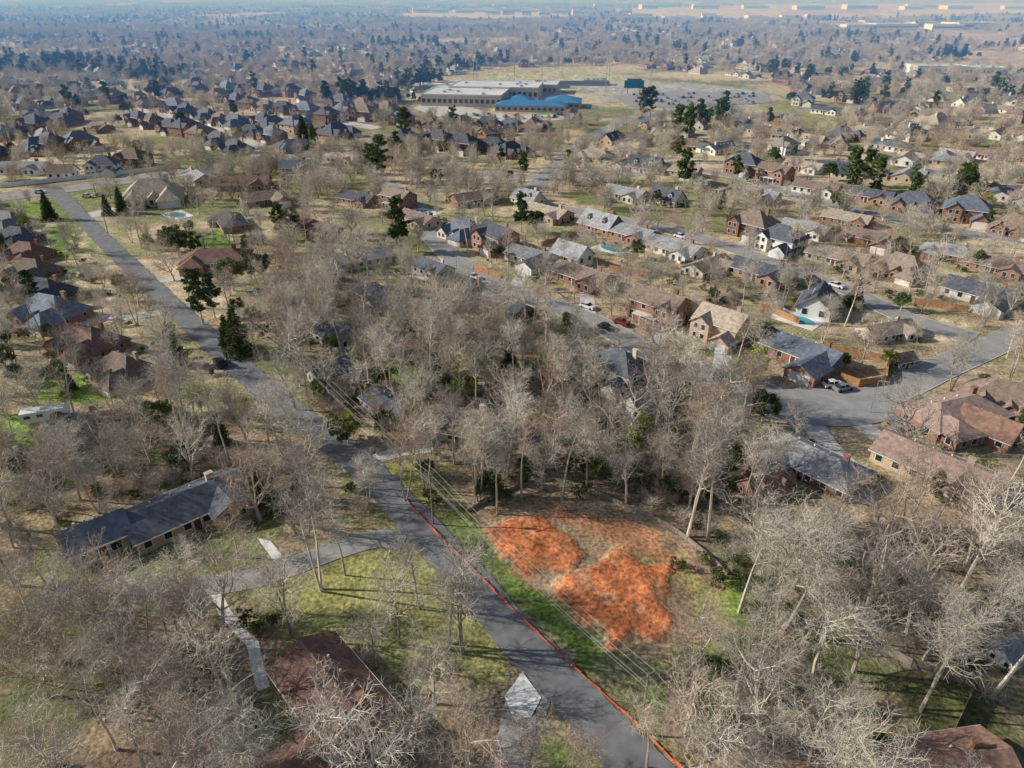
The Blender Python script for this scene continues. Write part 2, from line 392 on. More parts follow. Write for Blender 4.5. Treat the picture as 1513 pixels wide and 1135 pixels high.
KIND={
 'ranch':dict(w=18,d=9,st=1,kind='gable',pitch=.45,wings=[(5.2,6.2,2.2,1,'gable')]),
 'ranchhip':dict(w=19,d=10,st=1,kind='hip',pitch=.5,wings=[(-5.6,6.5,3.5,1,'hip')]),
 'lranch':dict(w=17,d=9,st=1,kind='gable',pitch=.5,wings=[(5.6,7,7,1,'gable')],garage=5.6),
 'colonial':dict(w=14,d=9,st=2,kind='gable',pitch=.55,wings=[(4.3,4.6,1.2,2,'gable')],porch=True),
 'hip2':dict(w=15,d=11,st=2,kind='hip',pitch=.7,wings=[(-4.2,5.2,1.5,2,'gable'),(4.8,6.0,5.0,1,'gable'),(0,5.6,-2,1,'hip')],garage=4.8),
 'hip1':dict(w=18,d=12,st=1,kind='hip',pitch=.8,wings=[(-5,5.6,2,1,'gable'),(5.2,6.6,4.6,1,'hip'),(.8,4,1.2,1,'gable')],garage=5.2),
 'cape':dict(w=14,d=9,st=1,kind='gable',pitch=.9,wings=[(0,5.2,-2.5,1,'gable')],dorm=2),
 'twog':dict(w=13,d=9.5,st=2,kind='gable',pitch=.65,wings=[(-3.2,5.6,2,2,'gable'),(4.3,5.8,4.5,1,'gable')],garage=4.3),
 'cottage':dict(w=10,d=7,st=1,kind='gable',pitch=.8,chim=False),
 'shed':dict(w=6,d=4.5,st=1,kind='gable',pitch=.7,chim=False)}
HP={};HJ={}
PM={'walls':m_wpal,'roof':m_rpal,'windows':m_glass,'trim':m_trim,'door':m_door,'chimney':m_wpal}
for k,a in KIND.items():
    P=build_house(**a); HP[k]={n:mb.mesh(n,PM[n]) for n,mb in P.items() if mb.f}
    v=[];f=[];mi=[];ms=[m_wpal,m_rpal,m_glass,m_trim]
    for n,mb in P.items():
        o=len(v); v+=mb.v; f+=[tuple(i+o for i in q) for q in mb.f]
        mi+=[{'walls':0,'roof':1,'windows':2,'trim':3,'door':2,'chimney':0}[n]]*len(mb.f)
    me=bpy.data.meshes.new('distant_house_mesh'); me.from_pydata(v,[],f)
    for m in ms: me.materials.append(m)
    me.polygons.foreach_set('material_index',np.array(mi,np.int32)); me.update(); HJ[k]=me
HOUSES=[]
def house(px,py,k,rot,s=1.0,wall='brick',roof='dark',name=None,world=None,ey=1):
    X,Y=world or G(px,py)
    nm=name or {'brick':'brick_house','tan':'tan_brick_house','white':'white_house','grey':'grey_house','cream':'cream_house'}[wall]
    e=bpy.data.objects.new(nm,None); COL.objects.link(e); e.empty_display_size=1
    e.location=(X,Y,0); e.rotation_euler=(0,0,math.radians(rot)); e.scale=(s,s*ey,s)
    for n,me in HP[k].items():
        o=obj(n,me,e)
        if n in('walls','roof','chimney'):
            o.material_slots[0].link='OBJECT'
            o.material_slots[0].material= R[roof] if n=='roof' else (W['brick'] if n=='chimney' and wall in('brick','white') else W[wall])
    HOUSES.append((X,Y,KIND[k]['w']*s*.55))
    return e
HL=[ # px,py,kind,rot,scale,wall,roof
 (278,762,'ranch',43,1.0,'tan','dark'),(148,812,'shed',40,1.35,'grey','slate'),
 (500,1045,'lranch',-48,.95,'brick','maroon'),(1385,1150,'ranch',8,.8,'brick','orange'),
 (688,640,'cape',-20,.85,'cream','brown'),(912,560,'hip2',-45,.8,'cream','dark'),(955,606,'cottage',35,.95,'white','slate'),
 (1065,497,'twog',-45,.9,'tan','tanr'),(1185,530,'lranch',-50,1.0,'brick','slate'),(972,470,'colonial',-45,1.0,'brick','brown'),
 (322,392,'ranchhip',10,1.05,'brick','maroon'),(575,608,'ranch',-50,.7,'grey','dark'),(1200,695,'ranchhip',-50,.9,'brick','grey'),
 (1132,728,'cape',20,.6,'brick','maroon'),(1375,700,'ranch',-50,1.0,'tan','pink'),(1405,622,'ranchhip',20,1.0,'brick','pink'),
 (1480,600,'hip1',-30,.8,'brick','brown'),(1455,645,'cottage',-50,.95,'brick','orange'),(1490,970,'cottage',30,.5,'white','grey'),
 (80,470,'hip1',-20,.9,'brick','slate'),(135,515,'hip1',-25,.85,'brick','maroon'),(187,555,'hip1',-30,.75,'tan','brown'),
 (70,438,'hip1',-18,.75,'brick','dark'),(52,408,'hip1',-15,.75,'brick','brown'),(44,382,'hip1',-15,.75,'brick','maroon'),
 (30,358,'hip1',-15,.75,'brick','dark'),(15,335,'hip1',-15,.78,'tan','grey'),
 (228,298,'hip1',20,1.25,'cream','tanr'),(155,256,'hip2',10,.9,'white','dark'),(200,245,'hip2',-15,.95,'brick','brown'),
 (440,262,'colonial',10,1,'brick','dark'),(1205,460,'cottage',60,1.2,'white','dark'),(1308,495,'ranch',20,.75,'cream','tanr'),
 (1330,405,'hip1',-50,.85,'brick','tanr'),(1238,388,'ranch',-45,1,'tan','tanr'),(1152,368,'hip2',-50,.9,'white','dark'),
 (1110,346,'hip2',-48,.95,'brick','brown'),(998,375,'ranch',-48,1,'white','grey'),(932,352,'ranch',-45,1,'brick','grey'),
 (888,340,'cape',-48,1,'brick','grey'),(785,386,'lranch',-40,.9,'white','grey'),(735,366,'twog',-50,.95,'brick','dark'),
 (688,350,'hip1',-45,.9,'cream','slate'),(862,416,'ranch',-45,1,'brick','brown'),(642,414,'colonial',-45,.8,'cream','dark'),
 (1045,400,'ranch',40,.85,'cream','brown'),(1125,410,'ranch',-48,1,'brick','dark'),(1143,268,'colonial',-48,1,'brick','brown'),
 (1098,255,'hip2',-40,1,'brick','dark'),(1205,285,'ranch',-40,1,'white','brown'),(1283,296,'ranch',-40,1,'brick','dark'),
 (1348,310,'hip1',-35,.95,'brick','dark'),(1424,325,'hip2',-30,1,'brick','slate'),(1445,442,'lranch',-50,1,'white','dark'),
 (1498,345,'hip1',-40,.9,'brick','brown'),(590,305,'colonial',-40,.9,'brick','brown'),(925,293,'ranch',-45,1,'cream','grey'),
 (700,300,'ranch',30,1,'brick','brown'),(810,322,'ranch',-45,1,'tan','tanr'),(470,345,'ranch',-40,1,'brick','maroon'),
 (390,300,'lranch',30,1,'brick','brown'),(365,278,'ranch',5,1.1,'brick','maroon'),(500,505,'cottage',-40,1,'grey','dark'),
 (690,440,'hip1',-48,.8,'brick','dark'),(560,445,'ranch',-48,.85,'tan','dark'),(490,560,'cottage',40,.85,'grey','dark'),
 (1330,540,'shed',20,.8,'grey','brown'),(105,655,'ranch',-50,.75,'grey','dark'),(1120,295,'ranch',-40,.9,'tan','grey'),
 (1065,285,'ranch',-40,.9,'brick','tanr'),(1250,330,'ranch',-40,.9,'brick','tanr'),(1400,380,'ranchhip',-40,.85,'brick','grey'),
 (985,300,'cape',-45,.9,'cream','dark'),(845,385,'cottage',-45,1.1,'white','grey'),(745,460,'ranch',-45,.8,'brick','dark'),
 (40,255,'ranch',0,1.1,'white','grey'),(95,262,'cottage',0,1.1,'white','brown'),(1190,345,'ranch',-45,.9,'white','grey'),(1290,360,'lranch',-45,.9,'brick','brown'),
 (1470,400,'ranch',-45,.9,'brick','brown'),(620,330,'ranch',-45,.9,'tan','brown'),(530,300,'ranch',-30,.9,'brick','dark'),(780,300,'cape',-45,.85,'cream','grey')]
for a in HL: house(*a)
def rowhouses(p0,p1,n,rot,roofs,walls,kinds=('hip2','hip1'),s=(.9,1.1)):
    a=Vector(G(*p0));b=Vector(G(*p1))
    for i in range(n):
        q=a.lerp(b,(i+random.uniform(-.2,.2))/(max(1,n-1)))
        house(0,0,random.choice(kinds),rot+random.uniform(-16,16)+random.choice((0,0,90)),random.uniform(*s),random.choice(walls),random.choice(roofs),world=(q.x+random.uniform(-3,3),q.y+random.uniform(-5,5)))
dk=['dark','dark','slate','brown'];bw=['brick','tan','brick']
for p0,p1,n in[((215,182),(345,222),7),((262,165),(400,207),7),((330,150),(480,180),7),((385,188),(500,200),5),((405,138),(570,172),7),((505,165),(590,185),3),((300,136),(400,140),4),
               ((0,205),(110,180),5),((10,232),(120,222),4),((40,160),(200,150),5),((610,215),(760,228),5),((640,190),(790,190),5)]:
    rowhouses(p0,p1,n,-30,dk,bw)
for p0,p1,n in[((900,215),(1040,190),5),((880,235),(1010,262),4),((1060,180),(1200,215),5),((1140,200),(1290,232),5),((1180,250),(1330,262),5),((1230,170),(1380,200),5),((1390,270),(1500,300),4),((1350,240),(1500,235),5),((1400,200),(1510,205),4)]:
    rowhouses(p0,p1,n,-35,['brown','tanr','grey','dark'],['brick','white','tan','cream'],('ranch','ranchhip','lranch','cape'),(.9,1.1))
# ---------------------------------------------------------------- roads
def crom(pts,step):
    P=[np.array(p,float) for p in pts]; P=[2*P[0]-P[1]]+P+[2*P[-1]-P[-2]]; out=[]
    for i in range(1,len(P)-2):
        L=np.linalg.norm(P[i+1]-P[i]); n=max(1,int(L/step))
        for k in range(n):
            t=k/n;a,b,c,d=P[i-1:i+3]
            out.append(.5*((2*b)+(-a+c)*t+(2*a-5*b+4*c-d)*t*t+(-a+3*b-3*c+d)*t**3))
    out.append(P[-2]); return np.array(out)
def strip(C,off0,off1,z0,z1=None):
    T=np.gradient(C,axis=0);T/=np.linalg.norm(T,axis=1,keepdims=True)+1e-9
    Nn=np.stack([-T[:,1],T[:,0]],1)
    a=C+Nn*np.reshape(off0,(-1,1));b=C+Nn*np.reshape(off1,(-1,1));n=len(C)
    V=np.concatenate([np.c_[a,np.full(n,z0)],np.c_[b,np.full(n,z0 if z1 is None else z1)]])
    i=np.arange(n-1);F=np.stack([i,i+1,n+i+1,n+i],1)[:,::-1]
    return V,F
ROADS=[ # name, px, width, mat, kerb
 ('main_road',[(1090,1290),(1010,1205),(905,1092),(822,1000),(735,905),(640,800),(553,706),(487,650),(422,600),(362,550),(307,500),(252,450),(200,400),(148,350),(100,300),(78,278)],6.1,m_asph,0),
 ('arterial_road',[(-260,330),(-100,308),(0,293),(90,281),(180,268),(270,256),(380,240),(480,222),(600,200),(760,180)],13,m_street,1),
 ('residential_street',[(900,190),(862,210),(835,232),(808,258),(784,288),(790,302),(850,312),(930,327),(1010,346),(1090,370),(1160,397),(1250,428),(1340,470),(1440,500)],7.5,m_street,1),
 ('residential_street',[(560,262),(610,300),(640,350),(690,398),(760,432),(870,472),(960,520),(1060,558),(1180,590),(1290,588),(1400,540),(1513,492),(1640,450)],7.5,m_street,1),
 ('residential_street',[(640,262),(720,258),(808,262),(900,262),(1000,250),(1090,262),(1200,296),(1330,326),(1440,346),(1600,370)],7.5,m_street,1),
 ('residential_street',[(190,160),(250,172),(310,190),(370,214),(390,232)],11,m_conc,1),
 ('residential_street',[(380,146),(430,158),(480,176),(560,190)],10,m_conc,1),
 ('residential_street',[(1000,205),(1060,198),(1130,228),(1200,240),(1330,236),(1500,262)],7.5,m_street,1),
 ('school_road',[(860,210),(900,190),(940,172),(1000,165),(1120,168),(1250,160),(1400,140),(1600,120)],9,m_street,1),
 ('driveway',[(598,800),(560,796),(500,812),(430,838),(360,858),(270,868),(170,880)],4.2,m_street,0),
 ('driveway',[(505,692),(545,682),(590,668),(640,662)],3.2,m_conc,0),
 ('driveway',[(812,1040),(772,1030),(765,1080),(745,1150),(735,1230)],4.2,m_street,0),
 ('driveway',[(1225,600),(1290,640),(1320,668),(1340,690)],4,m_conc,0),
 ('driveway',[(1190,612),(1220,655),(1262,700),(1275,745)],4.5,m_conc,0),
 ('driveway',[(260,525),(230,530),(205,545)],4,m_conc,0),
 ('driveway',[(240,462),(180,470),(120,480)],4,m_conc,0),
 ('driveway',[(215,415),(260,412),(300,402)],4,m_conc,0),
 ('driveway',[(120,322),(160,312),(200,306)],8,m_conc,0),
 ('driveway',[(1010,346),(1000,358),(990,366)],4,m_conc,0),('driveway',[(1090,370),(1100,360),(1108,352)],4,m_conc,0),('driveway',[(870,472),(868,445),(866,428)],4,m_conc,0),
 ('driveway',[(960,520),(972,500),(976,484)],4,m_conc,0),('driveway',[(1060,558),(1068,530),(1066,510)],4,m_conc,0),('driveway',[(760,432),(770,410),(780,396)],4,m_conc,0),
 ('garden_path',[(318,872),(332,905),(352,928),(374,952),(380,985),(390,1018)],1.5,m_path,0),
]
RP=[]
CL={}
for i,(nm,px,w,mt,kb) in enumerate(ROADS):
    C=crom(GL(px),2.0); RP.append((C,w/2,nm)); CL.setdefault(nm,[]).append(C)
def road_dist(X,Y,skip=None,only=None):
    X=np.atleast_1d(X).astype(float);Y=np.atleast_1d(Y).astype(float); best=np.full(X.shape,1e9)
    for i,(C,hw,nm) in enumerate(RP):
        if i==skip: continue
        if only and nm not in only: continue
        for k in range(0,len(C),1):
            d=np.hypot(X-C[k,0],Y-C[k,1])-hw
            np.minimum(best,d,out=best)
    return best
for i,(nm,px,w,mt,kb) in enumerate(ROADS):
    C=RP[i][0]
    e0=-w/2; e1=w/2
    if nm=='main_road':
        C2=crom(GL(px),.4); ee=(fbm(C2[:,0],C2[:,1],1.6,5,2)-.5)*.8; e2=(fbm(C2[:,0]+50,C2[:,1],1.6,5,2)-.5)*.8; V,F=strip(C2,e0-ee,e1+e2,.03+.004*(len(ROADS)-i))
    else: V,F=strip(C,e0,e1,.03+.004*(len(ROADS)-i))
    o=obj(nm,mesh_np(nm,V,F,[mt]))
    if kb:
        vs=[];fs=[];n=0
        for s in(-1,1):
            offs=[(w/2,w/2,.0,.15),(w/2,w/2+.25,.15,.15),(w/2+.25,w/2+.25,.15,0)]
            T=np.gradient(C,axis=0);T/=np.linalg.norm(T,axis=1,keepdims=True)+1e-9; Nn=np.stack([-T[:,1],T[:,0]],1)
            q=C+Nn*s*(w/2); ok=road_dist(q[:,0],q[:,1],skip=i)>.3
            for a,b,z0,z1 in offs:
                V,F=strip(C,s*a,s*b,z0,z1); F=F[ok[:-1]&ok[1:]]
                vs.append(V);fs.append(F+n);n+=len(V)
        obj('kerb',mesh_np('kerb',np.concatenate(vs),np.concatenate(fs),[m_kerb]))
def sheet(name,poly,z,mat):
    mb=MB(); mb.poly([(x,y,z) for x,y in poly]); return obj(name,mb.mesh(name,mat))
cx,cy=G(1215,600); sheet('cul_de_sac_pavement',[(cx+13*math.cos(a*.2618)*1.2,cy+8*math.sin(a*.2618)) for a in range(24)],.16,m_street)
sheet('driveway_apron',GL([(745,1030),(772,994),(800,1032),(785,1060),(760,1066)]),.16,m_path)
sheet('patio',GL([(380,795),(400,800),(418,822),(405,830)]),.05,m_path)
V,F=strip(CL['arterial_road'][0],-.15,.15,.20); obj('road_marking',mesh_np('road_marking',V,F,[m_yell]))
# ---------------------------------------------------------------- ground
FIELDS=[]
def fld(px,c,soft=2.,n=3.): FIELDS.append((GL(px),c,soft,n))
green=(.13,.19,.045);olive=(.32,.305,.115);tan=(.54,.43,.27);red=(.50,.175,.075);brown=(.34,.24,.15);pale=(.62,.53,.39)
WOODS=[ (GL([(-300,800),(120,830),(230,890),(320,900),(370,1000),(400,1135),(400,1400),(-500,1400)]),4.9),
 (GL([(-200,590),(150,610),(330,610),(420,670),(470,720),(380,780),(350,700),(200,740),(110,800),(-200,800)]),5.7),
 (GL([(430,400),(640,440),(760,490),(900,540),(1100,610),(1080,760),(980,770),(900,735),(800,710),(700,745),(620,700),(600,640),(450,600),(400,500)]),6.4),
 (GL([(1000,760),(1090,760),(1300,780),(1700,760),(1900,1400),(1040,1400),(1010,1150),(985,960),(1070,880)]),6.3)]
fld([(350,860),(470,800),(560,795),(640,830),(700,905),(745,960),(740,995),(640,980),(560,960),(430,950),(380,920)],olive,2,3)
fld([(535,690),(600,675),(650,690),(650,740),(600,750),(560,730)],olive,2,2)
fld([(622,765),(690,755),(722,785),(760,835),(820,885),(860,935),(930,965),(985,980),(1010,1020),(960,1060),(1010,1140),(960,1120),(880,1020),(800,930),(700,850)],green,1.2,3)
fld([(700,760),(800,712),(900,738),(985,775),(1065,845),(1090,910),(1060,980),(985,975),(900,955),(850,915),(815,880),(740,830)],brown,1.0,2)
fld([(900,800),(960,790),(1050,850),(1070,900),(1030,930),(1000,870)],(.34,.30,.12),1.2,4)
fld([(800,752),(880,755),(965,785),(1010,830),(1000,850),(930,818),(880,790),(820,775)],(.42,.21,.115),.8,3)
fld([(718,785),(760,770),(800,766),(838,790),(856,820),(835,836),(775,850),(735,828)],red,.4,2.2)
fld([(880,840),(925,818),(985,845),(1000,875),(985,935),(910,955),(866,918),(818,888),(850,862)],red,.4,2.6)
for q in([(60,560),(140,555),(160,590),(70,610)],[(270,340),(340,340),(345,368),(290,372)],[(60,340),(110,325),(150,370),(90,385)],[(0,620),(60,600),(70,640),(0,660)],
         [(90,395),(130,390),(150,440),(110,450)],[(540,545),(600,530),(640,570),(580,590)],[(430,335),(470,335),(470,350),(430,352)],[(0,300),(70,298),(60,330),(0,335)],[(1080,860),(1110,870),(1110,920),(1080,915)],
         [(240,545),(300,560),(310,590),(240,590)],[(480,680),(530,690),(520,720),(470,700)],[(400,960),(440,955),(430,990),(400,990)],[(800,1090),(850,1070),(880,1135),(820,1180)],[(1020,960),(1080,950),(1090,1010),(1030,1020)],
         [(100,300),(130,320),(150,340),(120,345)],[(840,540),(870,535),(880,560),(850,565)],[(880,310),(930,315),(930,330),(890,325)]):
    fld(q,(.19,.265,.06),2,4)
for q in([(205,385),(270,380),(330,430),(330,470),(290,480),(240,440)],[(1350,475),(1430,480),(1420,500),(1370,520)],[(840,400),(980,420),(960,440),(850,430)],[(120,345),(140,420),(210,500),(190,500),(110,420)]):
    fld(q,(.58,.46,.30),2,4)
fld([(1230,540),(1330,545),(1320,575),(1240,570)],(.36,.25,.15),1,2)
NF0=len(FIELDS)
fld([(690,122),(740,108),(890,106),(945,118),(900,134),(760,136)],(.48,.45,.25),6,8)
fld([(840,128),(1010,122),(1140,135),(1120,160),(980,162),(900,150)],(.44,.41,.35),8,8)
for q,c in(([(880,14),(1160,6),(1700,4),(1700,22),(1300,27),(1100,33),(950,30)],pale),([(1150,13),(1290,9),(1300,19),(1160,22)],(.55,.32,.24)),
           ([(560,22),(700,14),(900,24),(760,32),(620,28)],pale),([(1180,46),(1420,40),(1513,60),(1500,72),(1350,52)],(.5,.38,.3)),([(1400,80),(1600,75),(1600,100),(1420,98)],(.52,.4,.3)),
           ([(300,22),(420,18),(430,24),(310,27)],tan),([(200,45),(330,48),(300,56),(190,52)],tan),([(1130,160),(1250,150),(1260,180),(1180,190)],olive),([(600,60),(760,55),(770,62),(620,68)],tan)):
    fld(q,c,15,20)
def axis(core0,core1,st,mid,stm,far,g):
    a=list(np.arange(core0,core1,st)); x=a[-1]+stm
    while x<mid: a.append(x); x+=stm
    s=stm
    while x<far: a.append(x); s*=g; x+=s
    a.append(far); return a
xp=axis(0,120,.6,400,2.0,11000,1.05); xs=np.array([-v for v in xp[:0:-1]]+list(xp))
ys=np.array([-3000,-1000,-300,-100,-40,0,20]+axis(30,180,.5,520,1.6,16000,1.035))
XX,YY=np.meshgrid(xs,ys); x=XX.ravel();y=YY.ravel(); n=len(x)
def lerp(a,b,t): return a+(b-a)*t[:,None]
def sm(v,a,b): t=np.clip((v-a)/(b-a),0,1); return t*t*(3-2*t)
n1=fbm(x,y,38,1);n2=fbm(x,y,14,2);n3=fbm(x,y,4,3,3)
A=lambda c: np.array(c)[None,:]
col=np.repeat(A((.31,.24,.16)),n,0)
col=lerp(col,A((.17,.21,.065)),sm(n2,.48,.60)*.7)
midz=sm(y,150,260)
col=lerp(col,A(tan),sm(n1,.41,.53)*(.35+.55*midz))
col=lerp(col,A((.20,.24,.08)),sm(fbm(x,y,25,9),.53,.63)*.6*midz)
col=lerp(col,A((.66,.54,.37)),sm(fbm(x,y,60,12),.50,.60)*.65*midz)
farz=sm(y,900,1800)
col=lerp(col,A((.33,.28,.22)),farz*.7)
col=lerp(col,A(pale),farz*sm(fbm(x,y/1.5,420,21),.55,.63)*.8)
for p,r in WOODS:
    pd=polydist(x,y,p); t=sm(pd+(n3-.5)*8,-2,3)
    wc=lerp(np.repeat(A((.19,.145,.10)),n,0),A((.13,.155,.05)),sm(n2,.46,.58)*.75)
    wc=lerp(wc,A((.40,.30,.19)),sm(fbm(x,y,9,31),.50,.64)*.7)
    col=col+(wc-col)*t[:,None]
dirtmask=np.zeros(n)
for p,c,soft,na in FIELDS:
    P=np.array(p); lo=P.min(0)-na*2-soft*2;hi=P.max(0)+na*2+soft*2
    ix=np.where((x>lo[0])&(x<hi[0])&(y>lo[1])&(y<hi[1]))[0]
    if len(ix)==0: continue
    pd=polydist(x[ix],y[ix],p)+((n3[ix]-.5)*2+(n2[ix]-.5))*na
    t=sm(pd,-soft,soft)
    if c==green: t=t*(.5+.5*sm(fbm(x[ix],y[ix],3,77),.36,.58))
    cc=np.array(c)[None,:]*(.60+.80*n3[ix])[:,None]
    if c==red: 
        cc=cc*(.68+.64*fbm(x[ix]*.8+y[ix]*.6,(y[ix]*.8-x[ix]*.6)*.25,2.2,88,3))[:,None]
        t=t*(.55+.45*sm(fbm(x[ix],y[ix],2.6,99),.3,.48))
    col[ix]=col[ix]+(cc-col[ix])*t[:,None]
    if c in(red,): dirtmask[ix]=np.maximum(dirtmask[ix],t)
col*=(.7+.6*fbm(x,y,2.2,41,2))[:,None]
z=np.zeros(n)
z+=dirtmask*(fbm(x,y,5,51)*.7+fbm(x,y,1.8,52,2)*.35)*.8
V=np.c_[x,y,z]; nx,ny=len(xs),len(ys)
i,j=np.meshgrid(np.arange(nx-1),np.arange(ny-1)); a=(j*nx+i).ravel(); F=np.stack([a,a+1,a+nx+1,a+nx],1)
m_g,nt,b=newmat('ground_soil_and_grass'); N=nt.nodes;L=nt.links
at=N.new('ShaderNodeAttribute');at.attribute_name='Col'
ge=N.new('ShaderNodeNewGeometry')
def gnoise(s,d): 
    q=N.new('ShaderNodeTexNoise');q.inputs['Scale'].default_value=s;q.inputs['Detail'].default_value=d;L.new(ge.outputs['Position'],q.inputs['Vector']);return q
q1=gnoise(1.6,8);q2=gnoise(.35,4)
mr=N.new('ShaderNodeMapRange');mr.inputs['From Min'].default_value=.3;mr.inputs['From Max'].default_value=.7;mr.inputs['To Min'].default_value=.45;mr.inputs['To Max'].default_value=1.55;L.new(q1.outputs['Fac'],mr.inputs['Value'])
mr2=N.new('ShaderNodeMapRange');mr2.inputs['From Min'].default_value=.3;mr2.inputs['From Max'].default_value=.7;mr2.inputs['To Min'].default_value=.75;mr2.inputs['To Max'].default_value=1.25;L.new(q2.outputs['Fac'],mr2.inputs['Value'])
mm=N.new('ShaderNodeMath');mm.operation='MULTIPLY';L.new(mr.outputs[0],mm.inputs[0]);L.new(mr2.outputs[0],mm.inputs[1])
sc=N.new('ShaderNodeVectorMath');sc.operation='SCALE';L.new(at.outputs['Color'],sc.inputs[0]);L.new(mm.outputs[0],sc.inputs['Scale'])
L.new(sc.outputs[0],b.inputs['Base Color']);b.inputs['Roughness'].default_value=.95;b.inputs['Specular IOR Level'].default_value=.1
bp=N.new('ShaderNodeBump');bp.inputs['Strength'].default_value=.7;bp.inputs['Distance'].default_value=.3;L.new(q1.outputs['Fac'],bp.inputs['Height']);L.new(bp.outputs[0],b.inputs['Normal'])
me=mesh_np('ground',V,F,[m_g],smooth=True)
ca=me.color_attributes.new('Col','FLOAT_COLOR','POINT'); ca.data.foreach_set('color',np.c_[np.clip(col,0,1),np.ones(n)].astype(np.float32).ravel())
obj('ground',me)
# ---------------------------------------------------------------- tree placement
HX=np.array(HOUSES)
def near_house(X,Y,front=12,back=6):
    X=X[:,None];Y=Y[:,None]; dx=np.abs(X-HX[None,:,0]);dy=Y-HX[None,:,1];r=HX[None,:,2]
    return ((dx<r)&(dy>-front*(r/9))&(dy<back)).any(1)
NOTREE=[GL([(622,765),(700,755),(800,705),(900,735),(985,770),(1075,845),(1090,910),(1000,990),(1000,1130),(880,1020),(700,850)]),
        GL([(350,860),(470,800),(560,795),(640,830),(745,960),(740,1000),(640,985),(430,955),(330,900)]),
        GL([(1140,570),(1300,560),(1320,620),(1150,630)]),GL([(1340,465),(1440,470),(1430,505),(1360,525)]),GL([(205,385),(270,380),(330,430),(330,470),(290,480),(240,440)]),
        GL([(740,1000),(840,1040),(800,1100),(740,1130),(700,1060)]),
        GL([(390,960),(640,1000),(640,1140),(560,1190),(400,1120)]),GL([(300,880),(400,960),(430,1060),(370,1080),(330,980)])]
FIX=[(475,872,1,1.05),(432,942,0,.9),(330,925,3,.85),(590,952,0,.9),(684,965,5,.95),(707,742,1,.9),(830,738,4,.9),(770,735,4,.75),(1015,795,1,1.1),(1046,800,4,1.05),
     (1012,1090,2,.95),(1092,905,7,.95),(437,606,3,.95),(662,950,4,.85),(630,725,1,.75),(735,760,4,.65),(865,735,7,.85),(925,745,2,.85),(1340,670,3,1.0),(258,415,3,.9),(1360,1050,1,.95),(1465,1030,4,.95),
     (1200,1010,0,1.05),(1280,900,3,1.05),(1120,1110,3,1.0),(1420,870,2,1.1),(420,905,2,.8),(540,600,2,.8),(600,540,1,.9),(955,1135,4,.6),(1150,940,1,1.0),(555,985,0,.7),
     (505,1160,6,.95),(600,1115,3,.7),(560,1230,0,.95),(690,1170,6,.85),(850,1190,1,.6),(640,1040,8,.7),(620,900,7,.7),(510,850,4,.6),(700,745,7,.8),(800,735,9,.7),
     (490,790,2,.8),(600,740,1,.7),(545,745,5,.6),(780,1150,5,.6)]
TR=[]
for px,py,m,s in FIX: X,Y=G(px,py); TR.append((X,Y,4.0,m,s))
NC=20000
Yc=np.sqrt(rng.uniform(34**2,235**2,NC)); Xc=rng.uniform(-1,1,NC)*(Yc*.78+14)
rad=np.full(NC,9.8)
rad+= (fbm(Xc,Yc,30,61)-.5)*15
wmask=np.zeros(NC,bool)
for p,r in WOODS:
    ins=polydist(Xc,Yc,p)>0; rad[ins]=r+(fbm(Xc[ins],Yc[ins],18,62)-.5)*5; wmask|=ins
ok=np.ones(NC,bool)
for p in NOTREE: ok&=~(polydist(Xc,Yc,p)>-1)
rd=road_dist(Xc,Yc); ok&=rd>1.5
rdm=road_dist(Xc,Yc+7,only=('main_road','residential_street')); ok&=~((rdm<1.8)&(rng.random(NC)<.85))
nh=near_house(Xc,Yc); nh2=near_house(Xc,Yc,8,5); ok&=~nh2; ok&=~(nh&(rng.random(NC)<.85))
acc=[[t[0],t[1],t[2]] for t in TR]
for k in np.where(ok)[0]:
    A_=np.array(acc); r=max(3.9,rad[k])
    if ((A_[:,0]-Xc[k])**2+(A_[:,1]-Yc[k])**2).min()<(r*random.uniform(.75,1.1))**2: continue
    acc.append([Xc[k],Yc[k],r]); s=random.uniform(.58,1.02) if wmask[k] else random.uniform(.45,.84)
    TR.append((Xc[k],Yc[k],r,random.randrange(10),s))
for X,Y,r,m,s in TR:
    o=obj('bare_tree',near_meshes[m],None,(X,Y,0),random.random()*6.28,(s*random.uniform(.92,1.1),s*random.uniform(.92,1.1),s*random.uniform(.9,1.08)))
    o.rotation_euler[0]=random.gauss(0,.03);o.rotation_euler[1]=random.gauss(0,.03)
